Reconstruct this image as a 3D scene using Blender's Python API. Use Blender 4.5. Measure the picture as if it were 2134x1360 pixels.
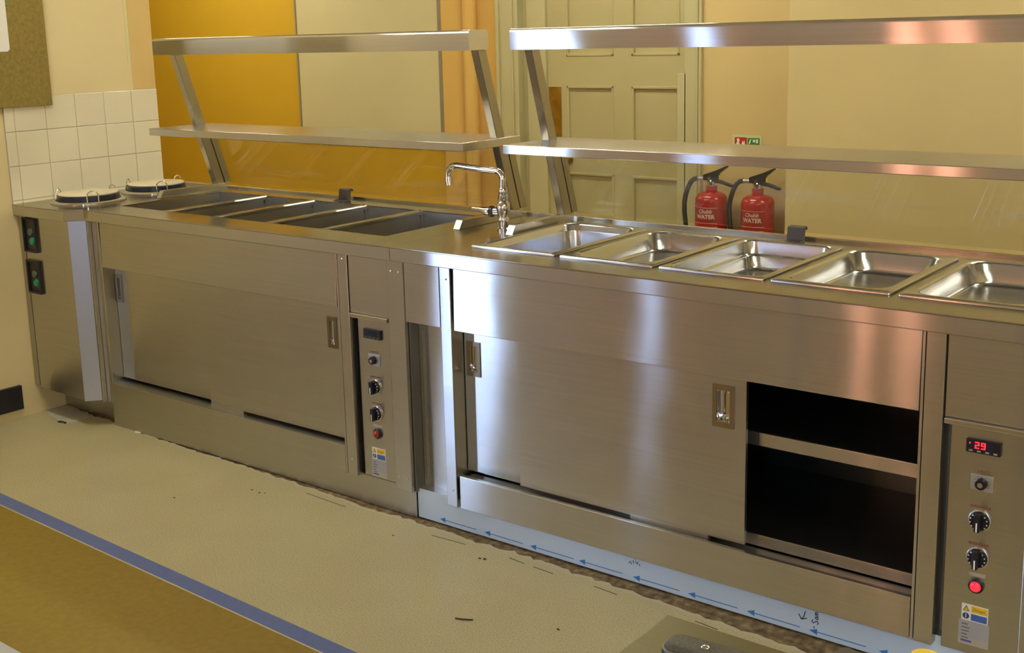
import bpy, bmesh, math, random
from mathutils import Vector, Matrix

random.seed(7)
scene = bpy.context.scene
for o in list(bpy.data.objects):
    bpy.data.objects.remove(o)
col = scene.collection

# ------------------------------------------------------------------ camera
YAW, PITCH, ROLL = 0.6594, -0.1958, -0.0243
cy_, sy_, cp_, sp_ = math.cos(YAW), math.sin(YAW), math.cos(PITCH), math.sin(PITCH)
fwd = Vector((-sy_ * cp_, cy_ * cp_, sp_))
right = Vector((cy_, sy_, 0))
up = right.cross(fwd)
r2 = math.cos(ROLL) * right + math.sin(ROLL) * up
u2 = -math.sin(ROLL) * right + math.cos(ROLL) * up
cam_d = bpy.data.cameras.new('camera')
cam = bpy.data.objects.new('camera', cam_d)
col.objects.link(cam)
M = Matrix.Identity(4)
for i in range(3):
    M[i][0], M[i][1], M[i][2] = r2[i], u2[i], -fwd[i]
M[0][3], M[1][3], M[2][3] = 4.5254, -2.5988, 1.5315
cam.matrix_world = M
cam_d.sensor_width = 36.0
cam_d.lens = 2453.44 / 2134 * 36
cam_d.shift_y = -120 / 2134
cam_d.clip_start = 0.05
scene.camera = cam

# ------------------------------------------------------------------ world, exposure
world = bpy.data.worlds.new('daylight')
scene.world = world
world.use_nodes = True
bg = world.node_tree.nodes['Background']
bg.inputs['Color'].default_value = (0.42, 0.59, 1.0, 1)
bg.inputs['Strength'].default_value = 12.5
scene.view_settings.view_transform = 'Standard'
scene.view_settings.look = 'None'
scene.view_settings.exposure = 0.58
scene.view_settings.gamma = 1.0
scene.view_settings.use_curve_mapping = False
scene.cycles.use_denoising = True
scene.cycles.max_bounces = 10
scene.cycles.diffuse_bounces = 5
scene.cycles.glossy_bounces = 6
scene.cycles.transparent_max_bounces = 12
scene.cycles.sample_clamp_indirect = 6.0


def portal(name, loc, rot, sx, sy):
    d = bpy.data.lights.new(name, 'AREA')
    d.shape = 'RECTANGLE'
    d.size, d.size_y = sx, sy
    d.cycles.is_portal = True
    o = bpy.data.objects.new(name, d)
    col.objects.link(o)
    o.location = loc
    o.rotation_euler = rot


# windows of the kitchen, left wall (outside the picture)
WIN = [(-3.30, -2.58, 0.12, 2.35), (-5.36, -4.86, 1.15, 2.35)]      # first window lengthened down to strengthen low reflections in the steel, then second window
for a, b, c, d in WIN:
    portal('window_daylight', (-0.10, (a + b) / 2, (c + d) / 2), (0, math.radians(-90), 0), d - c, b - a)

WIN3 = (5.05, 5.75, 0.95, 2.45)      # rear wall, behind the viewer
portal('window_daylight', ((WIN3[0] + WIN3[1]) / 2, -5.96, (WIN3[2] + WIN3[3]) / 2), (math.radians(90), 0, 0), WIN3[1] - WIN3[0], WIN3[3] - WIN3[2])

LAMP = 31.0          # fluorescent strength
LAMP_COL = (1.0, 0.97, 0.79, 1)

# ------------------------------------------------------------------ materials
MATS = {}


def nmat(name):
    m = bpy.data.materials.new(name)
    m.use_nodes = True
    nt = m.node_tree
    b = nt.nodes['Principled BSDF']
    MATS[name] = m
    return m, nt, b


def noise(nt, scale, detail=2, vec=None, rough=0.5):
    n = nt.nodes.new('ShaderNodeTexNoise')
    n.inputs['Scale'].default_value = scale
    n.inputs['Detail'].default_value = detail
    n.inputs['Roughness'].default_value = rough
    if vec is not None:
        nt.links.new(vec, n.inputs['Vector'])
    return n


def coords(nt, scale=None, which='Object'):
    tc = nt.nodes.new('ShaderNodeTexCoord')
    if scale is None:
        return tc.outputs[which]
    mp = nt.nodes.new('ShaderNodeMapping')
    mp.inputs['Scale'].default_value = scale
    nt.links.new(tc.outputs[which], mp.inputs['Vector'])
    return mp.outputs['Vector']


def world_pos(nt, scale=None):
    g = nt.nodes.new('ShaderNodeNewGeometry')
    if scale is None:
        return g.outputs['Position']
    mp = nt.nodes.new('ShaderNodeMapping')
    mp.inputs['Scale'].default_value = scale
    nt.links.new(g.outputs['Position'], mp.inputs['Vector'])
    return mp.outputs['Vector']


def ramp(nt, fac, stops):
    r = nt.nodes.new('ShaderNodeValToRGB')
    e = r.color_ramp.elements
    while len(e) < len(stops):
        e.new(0.5)
    for i, (p, c) in enumerate(stops):
        e[i].position = p
        e[i].color = (*c, 1) if len(c) == 3 else c
    nt.links.new(fac, r.inputs['Fac'])
    return r.outputs['Color']


def maprange(nt, v, a, b, c, d):
    n = nt.nodes.new('ShaderNodeMapRange')
    n.inputs['From Min'].default_value = a
    n.inputs['From Max'].default_value = b
    n.inputs['To Min'].default_value = c
    n.inputs['To Max'].default_value = d
    nt.links.new(v, n.inputs['Value'])
    return n.outputs['Result']


def bump(nt, b, h, strength, dist):
    n = nt.nodes.new('ShaderNodeBump')
    n.inputs['Strength'].default_value = strength
    n.inputs['Distance'].default_value = dist
    nt.links.new(h, n.inputs['Height'])
    nt.links.new(n.outputs['Normal'], b.inputs['Normal'])


def plain(name, c, rough=0.5, metal=0.0, var=0.0, vscale=8, spec=0.5, coat=0.0, bmp=0.0, bscale=60, emit=None, es=0):
    m, nt, b = nmat(name)
    b.inputs['Base Color'].default_value = (*c, 1)
    b.inputs['Roughness'].default_value = rough
    b.inputs['Metallic'].default_value = metal
    b.inputs['Specular IOR Level'].default_value = spec
    b.inputs['Coat Weight'].default_value = coat
    w = world_pos(nt)
    if var:
        n = noise(nt, vscale, 4, w)
        lo = tuple(x * (1 - var) for x in c)
        hi = tuple(min(1, x * (1 + var)) for x in c)
        nt.links.new(ramp(nt, n.outputs['Fac'], [(0.3, lo), (0.7, hi)]), b.inputs['Base Color'])
    if bmp:
        n2 = noise(nt, bscale, 3, w)
        bump(nt, b, n2.outputs['Fac'], bmp, 0.002)
    if emit:
        b.inputs['Emission Color'].default_value = (*emit, 1)
        b.inputs['Emission Strength'].default_value = es
    return m


def steel(name, c, rough, aniso, grain=(1, 0.03, 0.02), wave=0.12, wscale=3.0, smudge=0.0, haze=0.22):
    m, nt, b0 = nmat(name)
    nt.nodes.remove(b0)
    b = nt.nodes.new('ShaderNodeBsdfAnisotropic')
    b.distribution = 'BECKMANN'
    b.inputs['Anisotropy'].default_value = -aniso      # spread across the grain
    hz = nt.nodes.new('ShaderNodeBsdfAnisotropic')
    hz.distribution = 'MULTI_GGX'
    hz.inputs['Roughness'].default_value = 0.55
    mxh = nt.nodes.new('ShaderNodeMixShader')
    mxh.inputs['Fac'].default_value = haze
    nt.links.new(b.outputs[0], mxh.inputs[1])
    nt.links.new(hz.outputs[0], mxh.inputs[2])
    nt.links.new(mxh.outputs[0], nt.nodes['Material Output'].inputs['Surface'])
    g = nt.nodes.new('ShaderNodeNewGeometry')
    cr = nt.nodes.new('ShaderNodeVectorMath')
    cr.operation = 'CROSS_PRODUCT'
    nt.links.new(g.outputs['Normal'], cr.inputs[0])
    cr.inputs[1].default_value = grain
    nm = nt.nodes.new('ShaderNodeVectorMath')
    nm.operation = 'NORMALIZE'
    nt.links.new(cr.outputs[0], nm.inputs[0])
    nt.links.new(nm.outputs[0], b.inputs['Tangent'])
    sc = [3 if abs(k) > 0.5 else 420 for k in grain]
    n = noise(nt, 1.0, 3, world_pos(nt, sc))
    lo = tuple(x * 0.93 for x in c)
    hi = tuple(min(1, x * 1.05) for x in c)
    colr = ramp(nt, n.outputs['Fac'], [(0.25, lo), (0.75, hi)])
    nt.links.new(colr, b.inputs['Color'])
    nt.links.new(colr, hz.inputs['Color'])
    n3 = noise(nt, 5.0, 4, world_pos(nt))
    rr = maprange(nt, n3.outputs['Fac'], 0.3, 0.7, rough * 0.93, rough * 1.07 + smudge)
    nt.links.new(rr, b.inputs['Roughness'])
    n2 = noise(nt, wscale, 1, world_pos(nt))
    bump(nt, b, n2.outputs['Fac'], wave, 0.02)
    return m


steel('steel_brushed', (0.57, 0.56, 0.52), 0.20, 0.80, wave=0.05)
steel('steel_panel', (0.54, 0.53, 0.485), 0.21, 0.80, wave=0.06, wscale=2.2)
steel('steel_apron', (0.54, 0.53, 0.485), 0.20, 0.82, wave=0.10, wscale=3.0)
steel('steel_top', (0.58, 0.555, 0.49), 0.22, 0.45, wave=0.05, haze=0.08)
steel('steel_bright', (0.64, 0.63, 0.61), 0.19, 0.78, wave=0.05, haze=0.14)
steel('steel_pan', (0.66, 0.66, 0.66), 0.23, 0.1, wave=0.03, wscale=8, haze=0.08)
steel('steel_leg', (0.46, 0.44, 0.40), 0.26, 0.5, grain=(0.02, -0.28, 0.96), wave=0.03, haze=0.1)
steel('steel_well', (0.52, 0.50, 0.45), 0.38, 0.2, wave=0.03, haze=0.05)
steel('steel_inside_shade', (0.28, 0.27, 0.25), 0.45, 0.2, wave=0.03)  # unlit gloom of the cupboard interior put into a darker steel colour
steel('steel_corner', (0.50, 0.50, 0.49), 0.36, 0.3, wave=0.05)
steel('steel_handle', (0.44, 0.40, 0.34), 0.24, 0.3, wave=0.02, haze=0.05)
steel('steel_table', (0.26, 0.245, 0.16), 0.42, 0.2, wave=0.02)
plain('chrome', (0.80, 0.80, 0.80), 0.08, 1.0)
plain('brass', (0.42, 0.26, 0.05), 0.38, 1.0, var=0.25, vscale=14)
plain('black_plastic', (0.012, 0.012, 0.015), 0.35)
plain('black_rubber', (0.015, 0.015, 0.017), 0.55)
plain('dark_void', (0.01, 0.01, 0.01), 0.9)
plain('navy_enamel', (0.018, 0.024, 0.04), 0.25)
plain('cream_lid', (0.80, 0.72, 0.52), 0.25, coat=0.3)
plain('green_button', (0.02, 0.30, 0.17), 0.3)
plain('grey_button', (0.10, 0.11, 0.10), 0.4)
plain('knob_black', (0.012, 0.012, 0.022), 0.28)
plain('white_mark', (0.85, 0.85, 0.82), 0.5)
plain('scale_plate', (0.52, 0.54, 0.55), 0.3, 0.6)
plain('red_off', (0.35, 0.01, 0.01), 0.2, coat=0.5)
plain('red_lit', (0.8, 0.01, 0.01), 0.2, emit=(1, 0.01, 0.02), es=2.2)
plain('digit_red', (0.8, 0.01, 0.01), 0.3, emit=(1, 0.015, 0.02), es=3.0)
plain('red_print', (0.28, 0.05, 0.02), 0.5)
plain('label_white', (0.78, 0.76, 0.68), 0.4)
plain('label_grey', (0.36, 0.36, 0.37), 0.4)
plain('label_clear', (0.42, 0.39, 0.31), 0.35)
plain('label_yellow', (0.80, 0.52, 0.02), 0.4)
plain('label_blue', (0.06, 0.13, 0.42), 0.4)
plain('label_navy', (0.03, 0.06, 0.22), 0.4)
plain('label_ink', (0.10, 0.10, 0.10), 0.5)
plain('label_purple', (0.10, 0.09, 0.34), 0.5)
plain('film', (0.56, 0.70, 0.86), 0.32, var=0.04, vscale=5)
plain('film_arrow', (0.045, 0.22, 0.56), 0.4)
plain('marker_ink', (0.015, 0.015, 0.03), 0.5)
plain('wall_cream', (0.70, 0.58, 0.32), 0.75, var=0.03, vscale=3, bmp=0.05, bscale=120)
plain('wall_ochre', (0.68, 0.41, 0.018), 0.7, var=0.03, vscale=2)
plain('wall_sand', (0.62, 0.47, 0.20), 0.7, var=0.03, vscale=2)
plain('wall_peach', (0.72, 0.46, 0.12), 0.7, var=0.03, vscale=2)
plain('wall_yellow', (0.66, 0.53, 0.25), 0.7, var=0.04, vscale=2, bmp=0.03)
plain('wall_band', (0.66, 0.47, 0.18), 0.75, var=0.03)
plain('panel_cream', (0.66, 0.59, 0.32), 0.6, var=0.03, vscale=2)
plain('panel_trim', (0.30, 0.25, 0.15), 0.6)
plain('door_paint', (0.47, 0.41, 0.20), 0.45, var=0.03, vscale=3)
plain('door_paint_edge', (0.52, 0.47, 0.25), 0.45, var=0.03, vscale=3)
plain('ceiling_paint', (0.74, 0.68, 0.52), 0.85)
plain('tile_glaze', (0.72, 0.66, 0.49), 0.22, var=0.03, vscale=2.5, coat=0.2)
plain('grout', (0.42, 0.38, 0.29), 0.9)
plain('hessian', (0.235, 0.17, 0.038), 0.95, var=0.16, vscale=70, bmp=0.3, bscale=300)
plain('paper', (0.74, 0.72, 0.66), 0.7)
plain('black_skirting', (0.012, 0.011, 0.018), 0.35)
plain('floor_ochre', (0.255, 0.168, 0.014), 0.55, var=0.10, vscale=45)
plain('floor_blue', (0.108, 0.148, 0.34), 0.5, var=0.06, vscale=40)
plain('floor_edge', (0.52, 0.47, 0.32), 0.6)
plain('patch_grey', (0.50, 0.49, 0.42), 0.5, var=0.05)
plain('debris_white', (0.80, 0.78, 0.72), 0.6)
plain('debris_dark', (0.03, 0.025, 0.02), 0.6)
plain('extinguisher_red', (0.42, 0.012, 0.012), 0.22, coat=0.6)
plain('extinguisher_band', (0.33, 0.014, 0.012), 0.4)
plain('print_pink', (0.72, 0.50, 0.42), 0.5)
plain('sign_border', (0.60, 0.62, 0.28), 0.5)
plain('sign_red', (0.48, 0.02, 0.01), 0.5)
plain('sign_green', (0.03, 0.22, 0.06), 0.5)
plain('sign_white', (0.80, 0.78, 0.62), 0.5)
plain('phone_grey', (0.055, 0.05, 0.04), 0.5, var=0.5, vscale=350)
plain('phone_blue', (0.012, 0.014, 0.04), 0.3)
plain('phone_rim', (0.20, 0.19, 0.15), 0.35)
plain('dark_case', (0.055, 0.04, 0.035), 0.6)
plain('yellow_plastic', (0.70, 0.48, 0.05), 0.3)
plain('equip_grey', (0.11, 0.10, 0.085), 0.5)
plain('frame_white', (0.75, 0.73, 0.68), 0.5)
plain('tube', (1, 0.95, 0.8), 0.5, emit=LAMP_COL[:3], es=LAMP)
plain('streak_glow_pink', (1, 0.6, 0.5), 0.5, emit=(1.0, 0.46, 0.32), es=13.0)  # glow of the two added tubes that mirror as pink streaks

# cream vinyl with fine flecks
m, nt, b = nmat('floor_cream')
w = world_pos(nt)
n1 = noise(nt, 220, 2, w)
n2 = noise(nt, 3.5, 4, w)
c1 = ramp(nt, n1.outputs['Fac'], [(0.32, (0.37, 0.32, 0.165)), (0.5, (0.505, 0.455, 0.26)), (0.72, (0.56, 0.51, 0.32))])
c2 = ramp(nt, n2.outputs['Fac'], [(0.35, (0.94, 0.92, 0.92)), (0.65, (1, 1, 1))])
mx = nt.nodes.new('ShaderNodeMixRGB')
mx.blend_type = 'MULTIPLY'
mx.inputs['Fac'].default_value = 1
nt.links.new(c1, mx.inputs['Color1'])
nt.links.new(c2, mx.inputs['Color2'])
nt.links.new(mx.outputs['Color'], b.inputs['Base Color'])
b.inputs['Roughness'].default_value = 0.42
# rough bare screed
m, nt, b = nmat('screed')
n1 = noise(nt, 38, 6, world_pos(nt))
nt.links.new(ramp(nt, n1.outputs['Fac'], [(0.3, (0.07, 0.045, 0.02)), (0.55, (0.20, 0.14, 0.07)), (0.75, (0.34, 0.28, 0.17))]), b.inputs['Base Color'])
b.inputs['Roughness'].default_value = 0.95
bump(nt, b, n1.outputs['Fac'], 0.8, 0.004)
# clear sneeze glass (thin sheet: clear through, reflecting at a slant)
m, nt, b = nmat('glass')
nt.nodes.remove(b)
tr = nt.nodes.new('ShaderNodeBsdfTransparent')
tr.inputs['Color'].default_value = (0.95, 0.96, 0.94, 1)
gl = nt.nodes.new('ShaderNodeBsdfGlossy')
gl.inputs['Roughness'].default_value = 0.02
ge = nt.nodes.new('ShaderNodeNewGeometry')
dt = nt.nodes.new('ShaderNodeVectorMath')
dt.operation = 'DOT_PRODUCT'
nt.links.new(ge.outputs['Normal'], dt.inputs[0])
nt.links.new(ge.outputs['Incoming'], dt.inputs[1])


def mth(op, a, b_=None):
    n = nt.nodes.new('ShaderNodeMath')
    n.operation = op
    for i_, v in enumerate((a, b_)):
        if v is None:
            continue
        if isinstance(v, (int, float)):
            n.inputs[i_].default_value = v
        else:
            nt.links.new(v, n.inputs[i_])
    return n.outputs[0]


ca = mth('ABSOLUTE', dt.outputs['Value'])
fres = mth('ADD', mth('MULTIPLY', mth('POWER', mth('SUBTRACT', 1.0, ca), 5.0), 0.94), 0.06)
mxs = nt.nodes.new('ShaderNodeMixShader')
nt.links.new(fres, mxs.inputs['Fac'])
nt.links.new(tr.outputs[0], mxs.inputs[1])
nt.links.new(gl.outputs[0], mxs.inputs[2])
# faint wiping smears
df = nt.nodes.new('ShaderNodeBsdfDiffuse')
df.inputs['Color'].default_value = (0.8, 0.8, 0.75, 1)
mp = nt.nodes.new('ShaderNodeMapping')
mp.inputs['Rotation'].default_value = (0, math.radians(55), 0)
mp.inputs['Scale'].default_value = (2.0, 2.0, 26.0)
nt.links.new(ge.outputs['Position'], mp.inputs['Vector'])
sm = noise(nt, 1.0, 4, mp.outputs['Vector'])
sf = maprange(nt, sm.outputs['Fac'], 0.56, 0.85, 0.0, 0.16)
mx2 = nt.nodes.new('ShaderNodeMixShader')
nt.links.new(sf, mx2.inputs['Fac'])
nt.links.new(mxs.outputs[0], mx2.inputs[1])
nt.links.new(df.outputs[0], mx2.inputs[2])
nt.links.new(mx2.outputs[0], nt.nodes['Material Output'].inputs['Surface'])

# ------------------------------------------------------------------ mesh helpers
WLOC = {}


class MB:
    def __init__(s):
        s.v, s.f = [], []

    def add(s, vs, fs):
        k = len(s.v)
        s.v += [tuple(p) for p in vs]
        s.f += [tuple(i + k for i in f) for f in fs]
        return s

    def box(s, x0, x1, y0, y1, z0, z1):
        vs = [(x, y, z) for z in (z0, z1) for y in (y0, y1) for x in (x0, x1)]
        return s.add(vs, [(0, 2, 3, 1), (4, 5, 7, 6), (0, 1, 5, 4), (2, 6, 7, 3), (0, 4, 6, 2), (1, 3, 7, 5)])

    def prism(s, poly, ax, a0, a1):
        # poly in the two other axes (order x,y / x,z / y,z), extruded on ax
        def P(p, t):
            return {'z': (p[0], p[1], t), 'y': (p[0], t, p[1]), 'x': (t, p[0], p[1])}[ax]
        n = len(poly)
        vs = [P(p, a0) for p in poly] + [P(p, a1) for p in poly]
        fs = [tuple(range(n))[::-1], tuple(range(n, 2 * n))]
        fs += [(i, (i + 1) % n, n + (i + 1) % n, n + i) for i in range(n)]
        return s.add(vs, fs)

    def tube(s, pts, r, n=12, caps=True):
        pts = [Vector(p) for p in pts]
        rs = r if isinstance(r, (list, tuple)) else [r] * len(pts)
        vs, fs = [], []
        ref = None
        for i, p in enumerate(pts):
            if i == 0:
                t = pts[1] - pts[0]
            elif i == len(pts) - 1:
                t = pts[-1] - pts[-2]
            else:
                t = (pts[i + 1] - pts[i]).normalized() + (pts[i] - pts[i - 1]).normalized()
            t.normalize()
            if ref is None:
                ref = Vector((0, 0, 1)) if abs(t.z) < 0.9 else Vector((1, 0, 0))
            a = (ref - t * ref.dot(t)).normalized()
            ref = a
            bb = t.cross(a)
            for k in range(n):
                q = 2 * math.pi * k / n
                vs.append(p + rs[i] * (math.cos(q) * a + math.sin(q) * bb))
        for i in range(len(pts) - 1):
            for k in range(n):
                fs.append((i * n + k, i * n + (k + 1) % n, (i + 1) * n + (k + 1) % n, (i + 1) * n + k))
        if caps:
            fs.append(tuple(range(n))[::-1])
            fs.append(tuple(range((len(pts) - 1) * n, len(pts) * n)))
        return s.add(vs, fs)

    def lathe(s, prof, c, ax='z', n=32):
        # prof: (r, h) pairs along the axis
        vs, fs = [], []
        for r, h in prof:
            r = max(r, 1e-5)
            for k in range(n):
                q = 2 * math.pi * k / n
                a, bq = r * math.cos(q), r * math.sin(q)
                if ax == 'z':
                    vs.append((c[0] + a, c[1] + bq, c[2] + h))
                elif ax == 'y':
                    vs.append((c[0] + a, c[1] - h, c[2] + bq))
                else:
                    vs.append((c[0] + h, c[1] + a, c[2] + bq))
        for i in range(len(prof) - 1):
            for k in range(n):
                fs.append((i * n + k, i * n + (k + 1) % n, (i + 1) * n + (k + 1) % n, (i + 1) * n + k))
        fs.append(tuple(range(n)))
        fs.append(tuple(range((len(prof) - 1) * n, len(prof) * n)))
        return s.add(vs, fs)

    def build(s, name, mat, parent=None, bevel=0.0, seg=2, smooth=False, local=False, origin=None):
        vs = s.v
        if parent is not None:
            off = Vector((0, 0, 0)) if local else WLOC[parent.name]
        elif origin is not None:
            off = Vector(origin)
        else:
            xs, ys, zs = [[p[i] for p in vs] for i in range(3)]
            off = Vector(((min(xs) + max(xs)) / 2, (min(ys) + max(ys)) / 2, min(zs)))
        me = bpy.data.meshes.new(name)
        me.from_pydata([(p[0] - off[0], p[1] - off[1], p[2] - off[2]) for p in vs], [], s.f)
        bm = bmesh.new()
        bm.from_mesh(me)
        bmesh.ops.recalc_face_normals(bm, faces=bm.faces)
        if bevel:
            es = [e for e in bm.edges if len(e.link_faces) == 2 and e.calc_face_angle(0) > 0.5]
            bmesh.ops.bevel(bm, geom=es, offset=bevel, segments=seg, profile=0.5, affect='EDGES', clamp_overlap=True)
        if smooth:
            for f in bm.faces:
                f.smooth = True
            for e in bm.edges:
                if len(e.link_faces) == 2 and e.calc_face_angle(0) > 0.7:
                    e.smooth = False
        bm.to_mesh(me)
        bm.free()
        me.materials.append(MATS[mat])
        o = bpy.data.objects.new(name, me)
        col.objects.link(o)
        if parent is not None:
            o.parent = parent
            WLOC[o.name] = off
        else:
            o.location = off
            WLOC[o.name] = off
        return o


def box(*a):
    return MB().box(*a)


def tag(o, label=None, cat=None, group=None, kind=None):
    if label:
        o['label'] = label
    if cat:
        o['category'] = cat
    if group:
        o['group'] = group
    if kind:
        o['kind'] = kind
    return o


def thing(name, loc, label, cat, group=None, rz=0, kind=None):
    o = bpy.data.objects.new(name, None)
    o.empty_display_size = 0.05
    col.objects.link(o)
    o.location = loc
    o.rotation_euler = (0, 0, rz)
    WLOC[o.name] = Vector(loc)
    return tag(o, label, cat, group, kind)


def struct(o):
    o['kind'] = 'structure'
    return o


def lab(o, s):
    o['label'] = s
    return o


_tc = {}


def text_mesh(body, size, shear=0.0, bold=0.0):
    cu = bpy.data.curves.new('t', 'FONT')
    cu.body = body
    cu.size = size
    cu.shear = shear
    cu.offset = bold
    cu.resolution_u = 2
    cu.align_x = 'CENTER'
    cu.align_y = 'CENTER'
    o = bpy.data.objects.new('t', cu)
    col.objects.link(o)
    bpy.context.view_layer.update()
    dg = bpy.context.evaluated_depsgraph_get()
    me = bpy.data.meshes.new_from_object(o.evaluated_get(dg))
    vs = [tuple(v.co) for v in me.vertices]
    fs = [tuple(p.vertices) for p in me.polygons]
    bpy.data.objects.remove(o)
    bpy.data.meshes.remove(me)
    bpy.data.curves.remove(cu)
    return vs, fs


def text_front(mb, body, size, x, y, z, rot=0.0, **k):
    """flat lettering on a face that looks towards -y"""
    vs, fs = text_mesh(body, size, **k)
    c, s_ = math.cos(rot), math.sin(rot)
    mb.add([(x + c * p[0] - s_ * p[1], y, z + s_ * p[0] + c * p[1]) for p in vs], fs)
    return mb


# ================================================================== SETTING
XW = -0.04      # kitchen left wall face
CEIL = 2.75
YR, XR, YF = -5.9, 6.6, 3.0

# ---- floor
fl = struct(box(-5.2, XR, YR, 3.4, -0.10, -0.004).build('floor', 'screed', origin=(0, 0, 0)))
rng = random.Random(3)
pts = [(XW + 0.004, -0.02)]
x = XW + 0.004
torn = [(-0.036, 0.085), (0.06, 0.078), (0.133, 0.072), (0.21, 0.055), (0.30, 0.060), (0.42, 0.050), (0.55, 0.036), (0.649, 0.034), (0.8, 0.030), (0.916, 0.027),
        (1.1, 0.030), (1.27, 0.024), (1.5, 0.022), (1.659, 0.012), (1.852, 0.002), (2.0, 0.006), (2.109, 0.004), (2.337, 0.0), (2.472, 0.010), (2.7, -0.004), (2.882, -0.008), (3.1, -0.02), (3.337, -0.036), (3.6, -0.04), (4.1, -0.04)]
edge = []
for i in range(len(torn) - 1):
    (x0, y0), (x1, y1) = torn[i], torn[i + 1]
    k = max(1, int((x1 - x0) / 0.02))
    for j in range(k):
        t = j / k
        edge.append((x0 + (x1 - x0) * t, y0 + (y1 - y0) * t + rng.uniform(-0.004, 0.004)))
edge.append(torn[-1])


def tape_y(x, lower):
    return (-0.600 - 0.032 * x) - (0.052 if lower else 0.0)


mb = MB()
poly = [(XW, 0.085)] + edge + [(XR, -0.04), (XR, tape_y(XR, False)), (XW, tape_y(XW, False))]
mb.prism(poly, 'z', -0.004, 0.0)
mb.build('vinyl_sheet', 'floor_cream', fl)
lab(bpy.data.objects['vinyl_sheet'], 'cream speckled vinyl with a torn edge along the counter')
# pale torn backing that shows along the cut
mb = MB()
poly2 = [(p[0], p[1] + 0.012 + rng.uniform(-0.003, 0.010)) for p in edge]
mb.prism([(p[0], p[1] - 0.006) for p in edge] + poly2[::-1], 'z', -0.0045, -0.0012)
lab(mb.build('vinyl_backing', 'floor_edge', fl), 'pale torn backing along the vinyl edge')
mb = MB().prism([(XW, tape_y(XW, True)), (XW, tape_y(XW, False)), (XR, tape_y(XR, False)), (XR, tape_y(XR, True))][::-1], 'z', -0.004, 0.0006)
lab(mb.build('joint_strip', 'floor_blue', fl), 'blue grey strip between cream and ochre vinyl')
mb = MB().prism([(XW, YR), (XR, YR), (XR, tape_y(XR, True) - 0.004), (XW, tape_y(XW, True) - 0.004)], 'z', -0.004, 0.0)
lab(mb.build('vinyl_sheet', 'floor_ochre', fl), 'ochre vinyl beyond the blue strip')
mb = MB().prism([(XW, tape_y(XW, True) - 0.005), (XR, tape_y(XR, True) - 0.005), (XR, tape_y(XR, True)), (XW, tape_y(XW, True))], 'z', -0.004, 0.0003)
lab(mb.build('weld_line', 'floor_edge', fl), 'pale weld line beside the blue strip')
for (x0, y0, x1, y1) in ((1.60, -0.012, 1.80, -0.022), (2.19, -0.030, 2.32, -0.022), (2.49, -0.020, 2.55, -0.026), (2.585, -0.028, 2.66, -0.032), (2.80, -0.030, 2.88, -0.036), (3.13, -0.045, 3.20, -0.052)):
    MB().prism([(x0, y0 - 0.0014), (x1, y1 - 0.0014), (x1, y1 + 0.0014), (x0, y0 + 0.0014)], 'z', -0.001, 0.0004).build('score_mark', 'debris_dark', fl)
lab(bpy.data.objects['score_mark'], 'thin dark cut in the vinyl near its torn edge')
lab(MB().prism([(-0.036, 0.0), (-0.036, 0.080), (0.12, 0.068), (0.205, 0.052), (0.215, -0.02), (0.19, -0.065), (0.06, -0.035)], 'z', 0.0001, 0.0022).build('vinyl_patch', 'patch_grey', fl), 'loose pale grey vinyl flap by the dispenser cabinet')
mb = MB().box(-5.2, XR, 0.72, YF + 0.2, -0.004, 0.0)
lab(mb.build('vinyl_sheet', 'floor_ochre', fl), 'floor of the room beyond the counter')

# ---- ceiling
struct(box(-5.2, XR, YR, YF + 0.3, CEIL, CEIL + 0.1).build('ceiling', 'ceiling_paint'))

# ---- left wall with two windows and tiles
mb = MB()
ys = [YR] + sorted([v for w_ in WIN for v in w_[:2]]) + [0.69]
for i in range(len(ys) - 1):
    if i % 2 == 0:
        mb.box(XW - 0.16, XW, ys[i], ys[i + 1], 0, CEIL)
    else:
        w_ = [q for q in WIN if q[0] == ys[i]][0]
        mb.box(XW - 0.16, XW, ys[i], ys[i + 1], 0, w_[2])
        mb.box(XW - 0.16, XW, ys[i], ys[i + 1], w_[3], CEIL)
wl = struct(mb.build('wall_left', 'wall_cream', origin=(XW, 0, 0)))
T = 0.1402
ty0, tz0 = -0.008, 1.052
TX = XW + 0.008
mb = box(XW, XW + 0.0055, -0.052, 0.689, 0.88, 1.333)
lab(mb.build('grout_bed', 'grout', wl), 'thin grey grout joints')
ycuts = [-0.052, ty0, ty0 + T, ty0 + 2 * T, ty0 + 3 * T, ty0 + 4 * T, 0.689]
zcuts = [0.88, tz0 - T, tz0, tz0 + T, 1.333]
for i in range(len(ycuts) - 1):
    for j in range(len(zcuts) - 1):
        a, b_, c, d = ycuts[i], ycuts[i + 1], zcuts[j], zcuts[j + 1]
        if d - c < 0.012:
            continue
        tl = box(XW + 0.001, TX + rng.uniform(-.0004, .0004), a + 0.0012, b_ - 0.0012, c + 0.0012, d - 0.0012).build('tile', 'tile_glaze', wl, bevel=0.0015)
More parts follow.
